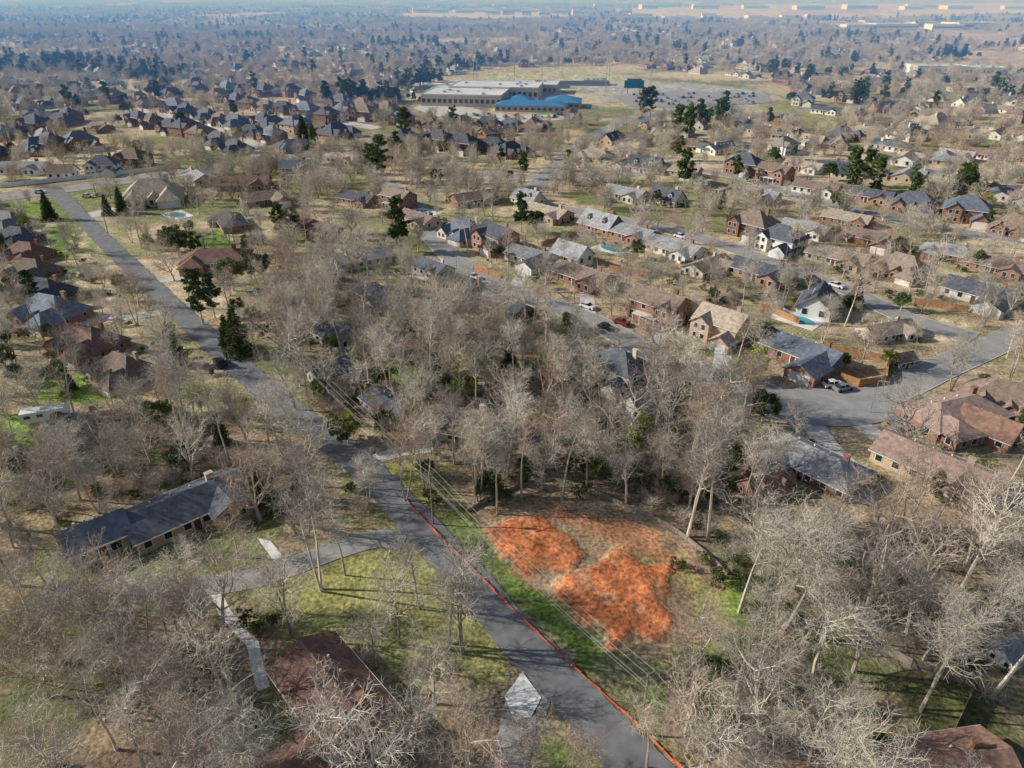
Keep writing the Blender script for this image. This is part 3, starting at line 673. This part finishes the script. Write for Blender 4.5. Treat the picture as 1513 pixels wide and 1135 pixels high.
EVL=[(300,480,'pine',.95),(318,470,'pine',.8),(355,525,'cone',1.0),(338,512,'cone',.75),(345,430,'broad',1.0),(390,415,'broad',.95),(372,420,'pine',.7),(430,345,'broad',1.0),
   (265,380,'broad',1.15),(285,382,'broad',1.0),(250,372,'broad',.9),(565,270,'pine',1.2),(550,268,'pine',1.1),(595,205,'pine',1.1),(600,212,'pine',1.2),(700,575,'olive',1.15),(690,590,'olive',.9),(715,560,'olive',.8),
   (1112,562,'olive',.9),(1095,565,'olive',.7),(515,655,'olive',.7),(505,660,'broad',.7),(500,650,'broad',.6),(1310,545,'olive',.5),(475,590,'broad',.6),(1125,625,'broad',.8),(1120,1100,'broad',.45),(1060,1080,'broad',.45),
   (880,715,'broad',.6),(850,705,'broad',.6),(860,735,'shrub',1.6),(940,720,'broad',.5),(725,735,'shrub',1.8),(640,745,'shrub',1.5),(745,740,'shrub',1.6),(385,935,'shrub',1.3),(405,925,'shrub',1.2),(365,925,'shrub',1.4),
   (182,315,'cone',.8),(160,318,'cone',.7),(208,228,'broad',.9),(75,325,'cone',.9),(1275,282,'pine',1.1),(1290,290,'pine',1.0),(1255,275,'pine',1.0),(1000,205,'pine',1.2),(1015,210,'pine',1.2),(1060,190,'pine',1.2),
   (950,180,'pine',1.3),(960,178,'pine',1.3),(1140,245,'broad',1),(840,490,'broad',.55),(1440,395,'broad',.7),(1060,1000,'broad',.4),(1000,740,'broad',.5),(1290,1120,'broad',.4),(450,215,'cone',1.3),(465,222,'cone',1.2),(415,355,'pine',.9),(990,560,'olive',.5),(1330,460,'broad',.6),(1000,840,'shrub',1.2),(1060,860,'shrub',1.6),(1040,830,'shrub',1.1),
   (90,640,'broad',.5),(30,700,'broad',.5),(200,640,'broad',.45),(1240,845,'broad',.4),(770,720,'broad',.4),(640,470,'broad',.6),(560,520,'broad',.55),(820,560,'broad',.5)]
ncand=0
re_=random.Random(21)
while ncand<85:
    px=re_.uniform(0,1513);py=re_.uniform(300,760);X,Y=G(px,py)
    if road_dist(X,Y)[0]<2 or near_house(np.array([X]),np.array([Y]),4,4)[0]: continue
    EVL.append((px,py,re_.choice(['broad','broad','broad','pine','cone','olive']),re_.uniform(.35,.75)*(1 if py>420 else 1.15))); ncand+=1
for px,py,k,s in EVL:
    X,Y=G(px,py); nm={'pine':'pine_tree','cone':'conifer_tree','broad':'evergreen_tree','olive':'yellow_green_tree','shrub':'evergreen_shrub'}[k]
    obj(nm,random.choice(EV[k]),None,(X,Y,0),random.random()*6.28,s*random.uniform(.92,1.08))
# underbrush (instanced)
cb=srccoll('underbrush_source',[('bare_shrub',m) for m in shrub_meshes]+[('evergreen_shrub',m) for m in EV['shrub']])
NB=16000
Yb=np.sqrt(rng.uniform(34**2,240**2,NB));Xb=rng.uniform(-1,1,NB)*(Yb*.78+14)
den=np.full(NB,.12)
for p,r in WOODS: den[polydist(Xb,Yb,p)>0]=.48
den*=sm(fbm(Xb,Yb,16,71),.38,.6)*1.3
kp=(rng.random(NB)<den)&(road_dist(Xb,Yb)>1.5)&~near_house(Xb,Yb,7,5)
for p in NOTREE: kp&=~(polydist(Xb,Yb,p)>0)
Xb=Xb[kp];Yb=Yb[kp]; instancer('underbrush',np.c_[Xb,Yb,np.zeros(len(Xb))],rng.uniform(0,6.28,len(Xb)),rng.uniform(.5,1.2,len(Xb)),cb)
fs=[]
for hx,hy,r in HOUSES:
    if hy>330: continue
    for q in range(7):
        a_=random.uniform(0,6.28); fs.append((hx+math.cos(a_)*(r+random.uniform(0,2)),hy+math.sin(a_)*(r*.75+random.uniform(0,2))))
fs=np.array(fs); fs=fs[road_dist(fs[:,0],fs[:,1])>.8]
instancer('foundation_shrubs',np.c_[fs,np.zeros(len(fs))],rng.uniform(0,6.28,len(fs)),rng.uniform(.4,.9,len(fs)),srccoll('shrub_source',[('evergreen_shrub',m) for m in EV['shrub']]))
# distant houses
ch=srccoll('distant_house_source',[('distant_house',HJ[k]) for k in('ranch','hip2','hip1','ranch','lranch','cape','ranchhip','ranchhip')])
pts=[];ang=math.radians(-48); ca_,sa_=math.cos(ang),math.sin(ang)
FP=[f[0] for f in FIELDS[NF0:]]
for iu in range(-170,170):
    for iv in range(-110,150):
        u=iu*27+random.uniform(-8,8);v=iv*42+random.choice((-8,8))+random.uniform(-6,6)
        X=u*ca_-v*sa_;Y=u*sa_+v*ca_+900
        if Y<165 or Y>4800 or abs(X)>.8*Y+40: continue
        X+=25*math.sin(Y/170.);Y+=25*math.sin(X/140.)
        pts.append((X,Y))
pts=np.array(pts); X=pts[:,0];Y=pts[:,1]
kp=(road_dist(X,Y)>7)&(fbm(X,Y,220,81)>np.where(Y<700,.28,.42))&(rng.random(len(X))<np.where(Y<450,.75,.8))
dmin=np.hypot(X[:,None]-HX[None,:,0],Y[:,None]-HX[None,:,1]).min(1); kp&=dmin>24
for p in WOODS: kp&=~(polydist(X,Y,p[0])>0)
SCH=GL([(590,175),(630,120),(720,100),(920,98),(1160,125),(1150,170),(980,175),(800,182)])
kp&=~(polydist(X,Y,SCH)>0)
for p in FP: kp&=~(polydist(X,Y,p)>0)
X=X[kp];Y=Y[kp]; DH=np.c_[X,Y]
instancer('distant_houses',np.c_[X,Y,np.zeros(len(X))],ang+rng.normal(0,.2,len(X))+rng.integers(0,4,len(X))*math.pi/2*(rng.random(len(X))<.9),rng.uniform(.85,1.1,len(X)),ch)
def scatter(N,y0,y1,dens,seed):
    r=np.random.default_rng(seed)
    Yd=np.sqrt(r.uniform(y0**2,y1**2,N));Xd=r.uniform(-1,1,N)*(Yd*.78+20)
    k=r.random(N)<dens(Xd,Yd); Xd=Xd[k];Yd=Yd[k]
    k=np.ones(len(Xd),bool)
    if y0<1000:
        m=Yd<900; k[m]&=road_dist(Xd[m],Yd[m])>1.5
    hs=np.concatenate([HX[:,:2],DH]); 
    cell={}
    for hx,hy in hs: cell.setdefault((int(hx//20),int(hy//20)),[]).append((hx,hy))
    for q in range(len(Xd)):
        if not k[q]: continue
        a,b_=int(Xd[q]//20),int(Yd[q]//20)
        for da in(-1,0,1):
            for db in(-1,0,1):
                for hx,hy in cell.get((a+da,b_+db),()):
                    dx=Xd[q]-hx;dy=Yd[q]-hy
                    if abs(dx)<10 and (-11<dy<6 or (-17<dy<6 and (q%4))): k[q]=False
    Xd=Xd[k];Yd=Yd[k];k=~(polydist(Xd,Yd,SCH)>-5)
    for p in FP: k&=~(polydist(Xd,Yd,p)>0)
    return Xd[k],Yd[k]
def dens(X,Y): return np.clip(sm(fbm(X,Y,110,91),.35,.63)*.95+.15,0,1)
Xd,Yd=scatter(23000,232,1500,dens,5)
cf=srccoll('far_tree_source',[('bare_tree',me_) for me_ in far_meshes])
def put(nm,X,Y,c,s0,s1): instancer(nm,np.c_[X,Y,np.zeros(len(X))],rng.uniform(0,6.28,len(X)),rng.uniform(s0,s1,len(X)),c)
Xe,Ye=scatter(650,232,420,dens,6)
put('distant_bare_trees',np.r_[Xd,Xe],np.r_[Yd,Ye],cf,.42,.88)
def clump(seed,src,nn,R):
    rg=np.random.default_rng(seed);Vs=[];Fs=[];Ms=[];o=0
    for i in range(nn):
        me=src[i%len(src)]; nv=len(me.vertices);v=np.empty(nv*3,np.float32);me.vertices.foreach_get('co',v);v=v.reshape(-1,3)
        f=np.empty(len(me.polygons)*4,np.int32);me.loops.foreach_get('vertex_index',f)
        mi=np.empty(len(me.polygons),np.int32);me.polygons.foreach_get('material_index',mi)
        a=rg.uniform(0,6.28);s=rg.uniform(.6,.95);c,sn=math.cos(a),math.sin(a)
        w=np.c_[(v[:,0]*c-v[:,1]*sn)*s,(v[:,0]*sn+v[:,1]*c)*s,v[:,2]*s]; r=R*math.sqrt(rg.random());t=rg.uniform(0,6.28)
        w[:,0]+=r*math.cos(t);w[:,1]+=r*math.sin(t)
        Vs.append(w);Fs.append(f.reshape(-1,4)+o);Ms.append(mi);o+=nv
    return mesh_np('woodland_clump',np.concatenate(Vs),np.concatenate(Fs),list(src[0].materials),np.concatenate(Ms))
CV=dict(max=2,n=[3,2,1],L=[11,5.5,3.4],r=[.35,.22,.15],w=[.06,.15,.2],up=[.03,.12,.06],tp=[.7,.6,.5],st=[0,0,9],k=[3.2,4.5],ang=[(36,60),(30,65)],sh=[.45,.4])
vfar=[bare_tree_mesh('far_woodland_crown',400+i,CV) for i in range(5)]
cw=srccoll('woodland_clump_source',[('woodland_clump',clump(i,vfar,22,28)) for i in range(3)])
def densf(X,Y): return np.clip(sm(fbm(X,Y/1.3,300,95),.40,.58)*.8+.12,0,1)
r_=np.random.default_rng(8); Nf=8000
Yf=np.exp(r_.uniform(math.log(1400),math.log(9500),Nf)); Xf=r_.uniform(-1,1,Nf)*(Yf*.78)
k=(r_.random(Nf)<densf(Xf,Yf))
for p in FP: k&=~(polydist(Xf,Yf,p)>0)
Xf=Xf[k];Yf=Yf[k]; instancer('distant_woodland',np.c_[Xf,Yf,np.zeros(len(Xf))],r_.uniform(0,6.28,len(Xf)),np.clip(Yf/3500,1,2.2)[:,None]*np.array([[1,1,.0]])+np.array([[0,0,1.0]]),cw)
fe=[evergreen_mesh('distant_evergreen_foliage',40+i,k_,m_pine,12,.6) for i,k_ in enumerate(('pine','broad','pine','broad'))]
ce=srccoll('distant_evergreen_source',[('evergreen_tree',m_) for m_ in fe])
def dense_e(X,Y): return np.clip(sm(fbm(X,Y,130,97),.54,.70)*.55+.08,0,1)
Xg,Yg=scatter(26000,200,3800,dense_e,9)
ex=[]
for px0,py0,px1,py1,nn,jit in[(490,150,600,150,60,8),(600,135,640,118,25,8),(60,95,200,112,90,25),(20,110,110,100,50,20),(205,118,250,115,25,12),(340,60,400,58,40,20),(1200,60,1300,58,60,25),(1380,90,1430,85,30,12),
   (1490,150,1513,160,15,10),(640,110,740,95,40,10),(1080,190,1000,180,10,8),(1250,150,1280,160,10,8),(560,70,640,66,40,20),(1370,280,1440,290,10,8)]:
    a=np.array(G(px0,py0));b_=np.array(G(px1,py1)); t=r_.random(nn)[:,None]; ex.append(a+(b_-a)*t+r_.normal(0,jit,(nn,2)))
ex=np.concatenate(ex); Xg=np.r_[Xg,ex[:,0]];Yg=np.r_[Yg,ex[:,1]]
put('distant_evergreen_trees',Xg,Yg,ce,.5,1.15)
# ---------------------------------------------------------------- school campus
def flatblock(name,px,py,w,d,h,rot,roof=m_flat,wall=m_tanw,world=None,units=6):
    X,Y=world or G(px,py); e=bpy.data.objects.new(name,None);COL.objects.link(e);e.location=(X,Y,0);e.rotation_euler=(0,0,math.radians(rot))
    a=MB();a.box(0,0,h/2,w,d,h);obj('walls',a.mesh('walls',wall),e)
    r=MB();r.box(0,0,h+.15,w-.8,d-.8,.3);obj('roof',r.mesh('roof',roof),e)
    p=MB()
    for s in(-1,1): p.box(0,s*(d/2-.2),h+.35,w,.41,.7); p.box(s*(w/2-.2),0,h+.35,.41,d-.84,.7)
    obj('parapet',p.mesh('parapet',m_trim),e)
    g=MB();q=int(w/4)
    for i in range(q):
        for s in(-1,1): g.box(-w/2+w*(i+.5)/q,s*(d/2+.03),h*.5,w/q*.6,.08,h*.35)
    obj('windows',g.mesh('windows',m_glass),e)
    u=MB();rr=random.Random(int(w*7+d))
    for i in range(units): u.box(rr.uniform(-.4,.4)*w,rr.uniform(-.4,.4)*d,h+.9,2.4,1.8,1.2)
    obj('rooftop_units',u.mesh('rooftop_units',m_metal),e)
    return e
for a in[(690,152,60,45,8,-8),(735,143,70,40,9,-8),(665,146,30,40,7,-8),(790,136,40,30,7,-8),(880,125,22,10,4,-5),(655,134,35,14,5,-5)]: flatblock('school_building',*a)
def blueroof(px,py,w,d,h,rot):
    X,Y=G(px,py); e=bpy.data.objects.new('school_building',None);COL.objects.link(e);e.location=(X,Y,0);e.rotation_euler=(0,0,math.radians(rot))
    a=MB();a.box(0,0,h/2,w,d,h);r=MB();roof_part(r,a,0,0,w,d,h,d*.15,'hip')
    g=MB();q=int(w/4)
    for i in range(q):
        for s in(-1,1): g.box(-w/2+w*(i+.5)/q,s*(d/2+.03),h*.5,w/q*.55,.08,h*.4)
    obj('walls',a.mesh('walls',m_tanw),e);obj('roof',r.mesh('roof',m_blue),e);obj('windows',g.mesh('windows',m_glass),e)
blueroof(785,163,50,18,4.2,-8);blueroof(832,157,26,26,4.2,-8);blueroof(768,156,20,24,4.2,-8)
sheet('parking_lot',GL([(905,142),(1000,134),(1135,140),(1140,152),(1010,160),(930,158)]),.24,m_street)
sheet('parking_lot',GL([(610,160),(640,150),(760,172),(850,168),(860,176),(740,184),(640,172)]),.25,m_conc)
def pole(name,X,Y,h,r=.2,head=True):
    mb=MB();mb.cyl((0,0,0),(0,0,h),r,r*.6,6)
    if head:
        for k in(-1,0,1): mb.box(0,0,h-.3+k*1.1,3.2,.5,.7)
    return obj(name,mb.mesh(name,m_metal),None,(X,Y,0),random.random()*3)
for px,py in[(700,118),(760,112),(830,112),(900,116),(705,134),(800,134),(895,134),(960,130)]: pole('stadium_light_pole',*G(px,py),24,.35)
X,Y=G(936,139); mb=MB()
for s in(-1,1): mb.cyl((s*5,0,0),(s*5,0,9),.3,.3,6)
mb.box(0,0,7.5,16,.8,6); mb.box(0,0,11.2,12,.6,1.2); obj('scoreboard',mb.mesh('scoreboard',MAT('teal_panel',(.02,.16,.17),(.015,.13,.14),.5)),None,(X,Y,0),-.1)
for px,py in[(800,131),(860,127)]:
    X,Y=G(px,py);mb=MB()
    for i in range(8): mb.box(0,i*.9,.4+i*.45,50,.5,.1); mb.box(0,i*.9+.4,.2+i*.22,50,.06,.4+i*.44)
    obj('stadium_bleachers',mb.mesh('stadium_bleachers',m_metal),None,(X,Y,0),-.05)
rc=random.Random(3)
for px,py,nn,sp,w,d,h in[(540,18,9,170,90,40,14),(740,19,7,90,65,30,16),(840,22,9,60,45,20,18),(1110,30,6,110,80,45,12),(1400,42,5,90,90,60,11),(1490,115,3,30,60,30,8),(1290,38,4,110,70,40,10),(310,12,5,260,100,45,14),(1000,26,4,120,70,35,11),(1200,13,6,260,110,50,18),(1420,14,6,240,120,60,18),(930,11,5,260,110,50,18),(700,10,5,300,110,50,18)]:
    cx0,cy0=G(px,py)
    for i in range(nn):
        flatblock('commercial_building',0,0,w*rc.uniform(.6,1.2),d*rc.uniform(.7,1.1),h*rc.uniform(.7,1.1),rc.uniform(-12,12),wall=W['white'],world=(cx0+(i-nn/2)*sp+rc.uniform(-10,10),cy0+rc.uniform(-60,60)),units=2)
# ---------------------------------------------------------------- fences, walls
def fence(name,px,h,mat,step=2.4,world=None,th=.04,gap=0):
    P=world or GL(px); mb=MB()
    C=crom(P,step) if len(P)>2 else np.array([np.array(P[0])+(np.array(P[1])-np.array(P[0]))*t for t in np.linspace(0,1,max(2,int(math.dist(P[0],P[1])/step)))])
    sf=name=='silt_fence'
    for a,b in zip(C[:-1],C[1:]):
        L=math.hypot(*(b-a)); r=math.atan2(b[1]-a[1],b[0]-a[0])
        hh=h*random.uniform(.97,1.03) if not sf else h*random.uniform(.45,1.05)
        mb.box((a[0]+b[0])/2,(a[1]+b[1])/2,hh/2+gap,L-.1,th,hh,r+(random.gauss(0,.05) if sf else 0)); mb.box(a[0],a[1],(h+.1)/2,.08 if sf else .11,.08 if sf else .11,h+.1,r)
    obj(name,mb.mesh(name,mat))
fence('silt_fence',[(602,742),(625,768),(686,830),(749,893),(808,950),(871,1008),(934,1065),(1010,1140),(1070,1200)],.55,m_silt,1.5)
fence('retaining_wall',[(690,757),(730,735),(800,710),(860,722),(920,748),(985,778),(1030,810),(1075,850)],.7,m_fence2,2,th=.3)
fence('wooden_fence',[(1225,520),(1312,537)],1.9,m_fence);fence('wooden_fence',[(1312,537),(1308,566)],1.9,m_fence);fence('wooden_fence',[(1308,566),(1268,572)],1.9,m_fence);fence('wooden_fence',[(1268,572),(1240,562)],1.9,m_fence)
for a,b in[((1095,395),(1160,402)),((985,440),(1010,450)),((1120,455),(1180,480)),((1040,455),(1095,470)),((800,365),(850,350)),((850,350),(920,372)),((1350,450),(1430,462)),((1260,360),(1340,372)),((560,320),(640,322)),((1030,372),(1075,392)),((900,400),(960,412)),((700,400),(740,412))]:
    fence('wooden_fence',[a,b],1.9,random.choice([m_fence,m_fence2]))
fence('wooden_fence',[(1300,960),(1345,985),(1440,1015)],1.4,m_fence2);fence('wooden_fence',[(1440,1015),(1400,1100)],1.8,m_fence2)
fence('white_fence',[(0,278),(90,268),(180,258),(268,248)],1.9,m_white,3)
for px,py in[(905,368),(627,314),(1178,472),(262,318)]:
    X,Y=G(px,py); e=bpy.data.objects.new('swimming_pool',None);COL.objects.link(e);e.location=(X,Y,0);e.rotation_euler=(0,0,-.8)
    mb=MB();mb.box(0,0,.06,12,8,.12);obj('pool_deck',mb.mesh('pool_deck',m_path),e)
    mb=MB();mb.poly([(4.4*math.cos(t*.35)*(1+.12*math.cos(t*.7)),2.5*math.sin(t*.35),.14) for t in range(18)]);obj('water',mb.mesh('water',m_pool),e)
poles=[]
for px,py in[(1085,1230),(946,1085),(640,775),(455,590),(283,455),(160,345)]:
    X,Y=G(px,py); poles.append((X,Y)); e=bpy.data.objects.new('utility_pole',None);COL.objects.link(e);e.location=(X,Y,0);e.rotation_euler=(0,0,math.radians(35))
    mb=MB();mb.cyl((0,0,-.3),(0,0,10.5),.15,.10,8);mb.box(0,.14,9.8,2.2,.1,.12);obj('pole',mb.mesh('pole',m_pole),e)
    mb=MB()
    for q in(-1,0,1): mb.cyl((q,.14,9.86),(q,.14,10.1),.05,.04,6)
    mb.cyl((.3,0,8.2),(.3,0,9.1),.2,.2,8);obj('insulators',mb.mesh('insulators',m_metal),e)
segs=[]
for (x0,y0),(x1,y1) in zip(poles[:-1],poles[1:]):
    for q,zz in((-1,10.1),(0,10.1),(1,10.1),(0,8)):
        ox,oy=q*math.cos(.61),q*math.sin(.61); prev=None
        for k in range(13):
            t=k/12; p=(x0+(x1-x0)*t+ox,y0+(y1-y0)*t+oy,zz-4*.9*t*(1-t))
            if prev: segs.append((*prev,*p,.014,.014))
            prev=p
V,F=tubes(segs,4);obj('power_lines',mesh_np('power_lines',V,F,[m_wire]))
# ---------------------------------------------------------------- vehicles
bd=MB();pr=[(-2.25,.35),(-2.28,.75),(-2.0,.92),(-1.2,.98),(1.0,.95),(2.05,.82),(2.25,.62),(2.22,.35)]
L_=[(x_,-.88,z_) for x_,z_ in pr];R_=[(x_,.88,z_) for x_,z_ in pr]
bd.poly(L_);bd.poly(R_[::-1])
for i in range(len(pr)): j=(i+1)%len(pr); bd.poly([L_[i],R_[i],R_[j],L_[j]])
gl=MB()
gl_b=[(-1.8,-.82,.94),(1.1,-.82,.94),(1.1,.82,.94),(-1.8,.82,.94)];gl_t=[(-1.15,-.66,1.4),(.35,-.66,1.4),(.35,.66,1.4),(-1.15,.66,1.4)]
gl.poly(gl_t)
for i in range(4): j=(i+1)%4; gl.poly([gl_b[i],gl_b[j],gl_t[j],gl_t[i]])
rf=MB();rf.box(-.4,0,1.425,1.46,1.3,.05)
for sx,sy in((-.4,-.75),(-.4,.75)): rf.box(sx,sy,1.17,.08,.2,.42)
wh=MB()
for x_ in(-1.4,1.4):
    for s_ in(-1,1): wh.cyl((x_,s_*.70,.33),(x_,s_*.92,.33),.33,.33,14)
ME={'glass':gl.mesh('glass',m_glass),'wheels':wh.mesh('wheels',m_rubber)}
def car(px,py,rot,c,s=1.0):
    X,Y=G(px,py);e=bpy.data.objects.new('parked_car',None);COL.objects.link(e);e.location=(X,Y,.13);e.rotation_euler=(0,0,math.radians(rot));e.scale=(s,s,s*1.1)
    obj('glass',ME['glass'],e);obj('wheels',ME['wheels'],e)
    for n_,mb_ in(('body',bd),('roof_panel',rf)):
        obj(n_,mb_.mesh(n_,CARM[c]),e)
for a in[(326,540,128,1,1.1),(1230,572,10,0,1.0),(1245,577,20,2,1),(868,456,-40,0,1),(1075,447,20,1,1),(140,438,20,1,1),(152,436,25,2,1),(626,655,30,2,1),(895,487,-45,1,1),(918,480,-45,3,1),(1065,562,-30,0,1),(1325,630,-50,2,1),(212,565,10,0,1),
         (700,412,-45,0,1),(1005,352,-45,0,1),(1160,392,-48,2,1),(1200,415,-48,1,1),(1235,425,-48,0,1),(820,318,-40,1,1),(130,292,10,0,1),(150,290,10,2,1),(190,306,30,3,1),(60,286,10,0,1)]: car(*a)
rp=random.Random(4)
for i in range(60):
    t=rp.random(); px=930+190*t; py=rp.choice((141,146,151,155))+rp.uniform(-1,1)-2*t; car(px,py,80+rp.uniform(-4,4),rp.randrange(5))
for i in range(25): car(640+200*rp.random(),170+6*rp.random(),80,rp.randrange(5))
X,Y=G(70,622); e=bpy.data.objects.new('camper_trailer',None);COL.objects.link(e);e.location=(X,Y,0);e.rotation_euler=(0,0,math.radians(22))
mb=MB();pr=[(-4.2,.7),(-4.3,2.2),(-4.0,2.9),(3.6,2.9),(4.3,2.2),(4.2,1.0),(3.8,.7)]
a=[(x_,-1.2,z_) for x_,z_ in pr];b2=[(x_,1.2,z_) for x_,z_ in pr];mb.poly(a);mb.poly(b2[::-1])
for i in range(len(pr)): j=(i+1)%len(pr); mb.poly([a[i],b2[i],b2[j],a[j]])
mb.box(0,0,3.05,.8,.8,.28);mb.box(4.9,0,.6,1.4,.12,.1);obj('shell',mb.mesh('shell',m_white),e)
mb=MB();[mb.box(x_,-1.215,2.0,1.1,.03,.6) for x_ in(-2.8,-.6,2.2)];obj('windows',mb.mesh('windows',m_glass),e)
mb=MB();[mb.cyl((x_,s_*.95,.36),(x_,s_*1.18,.36),.36,.36,14) for x_ in(-.5,.5) for s_ in(-1,1)];obj('wheels',mb.mesh('wheels',m_rubber),e)
for px,py in[(675,405),(1285,610),(1010,330),(1160,385),(900,318),(840,452)]:
    X,Y=G(px,py);mb=MB();mb.cyl((0,0,0),(0,0,7.5),.09,.06,8);mb.cyl((0,0,7.4),(1.4,0,7.8),.05,.04,6);mb.box(1.7,0,7.8,.7,.25,.14);obj('street_lamp',mb.mesh('street_lamp',m_metal),None,(X,Y,0),random.random()*6)
# ---------------------------------------------------------------- haze layer (real air volume over the far country)
mb=MB();mb.box(0,400+9000,32,26000,18000,70)
m=bpy.data.materials.new('air_haze');m.use_nodes=True;nt=m.node_tree;nt.nodes.clear()
o_=nt.nodes.new('ShaderNodeOutputMaterial');v_=nt.nodes.new('ShaderNodeVolumeScatter');v_.inputs['Color'].default_value=(.15,.42,1,1);v_.inputs['Density'].default_value=8.0e-4
nt.links.new(v_.outputs[0],o_.inputs['Volume']);obj('atmospheric_haze',mb.mesh('atmospheric_haze',m))
# ---------------------------------------------------------------- light, camera
EL=math.radians(28);AZ=math.radians(-84)
sd=Vector((math.sin(AZ)*math.cos(EL),math.cos(AZ)*math.cos(EL),math.sin(EL)))
ld=bpy.data.lights.new('sun','SUN');ld.energy=5.0;ld.angle=math.radians(.5);ld.color=(1,.94,.83)
lo=bpy.data.objects.new('sun',ld);COL.objects.link(lo);lo.rotation_euler=sd.to_track_quat('Z','Y').to_euler();lo.location=(-100,0,150)
w=bpy.data.worlds.new('World');S.world=w;w.use_nodes=True;nt=w.node_tree
sk=nt.nodes.new('ShaderNodeTexSky');sk.sky_type='NISHITA';sk.sun_disc=False;sk.sun_elevation=EL;sk.sun_rotation=AZ
bg=nt.nodes['Background'];bg.inputs['Strength'].default_value=.10;nt.links.new(sk.outputs[0],bg.inputs['Color'])
cd=bpy.data.cameras.new('camera');co=bpy.data.objects.new('camera',cd);COL.objects.link(co)
cd.sensor_width=36;cd.lens=1049/1513*36;cd.clip_end=40000;cd.clip_start=.5
co.location=(0,0,H);co.rotation_euler=(math.radians(90)-PITCH,0,0);S.camera=co
S.view_settings.view_transform='Standard';S.view_settings.look='None';S.view_settings.exposure=0
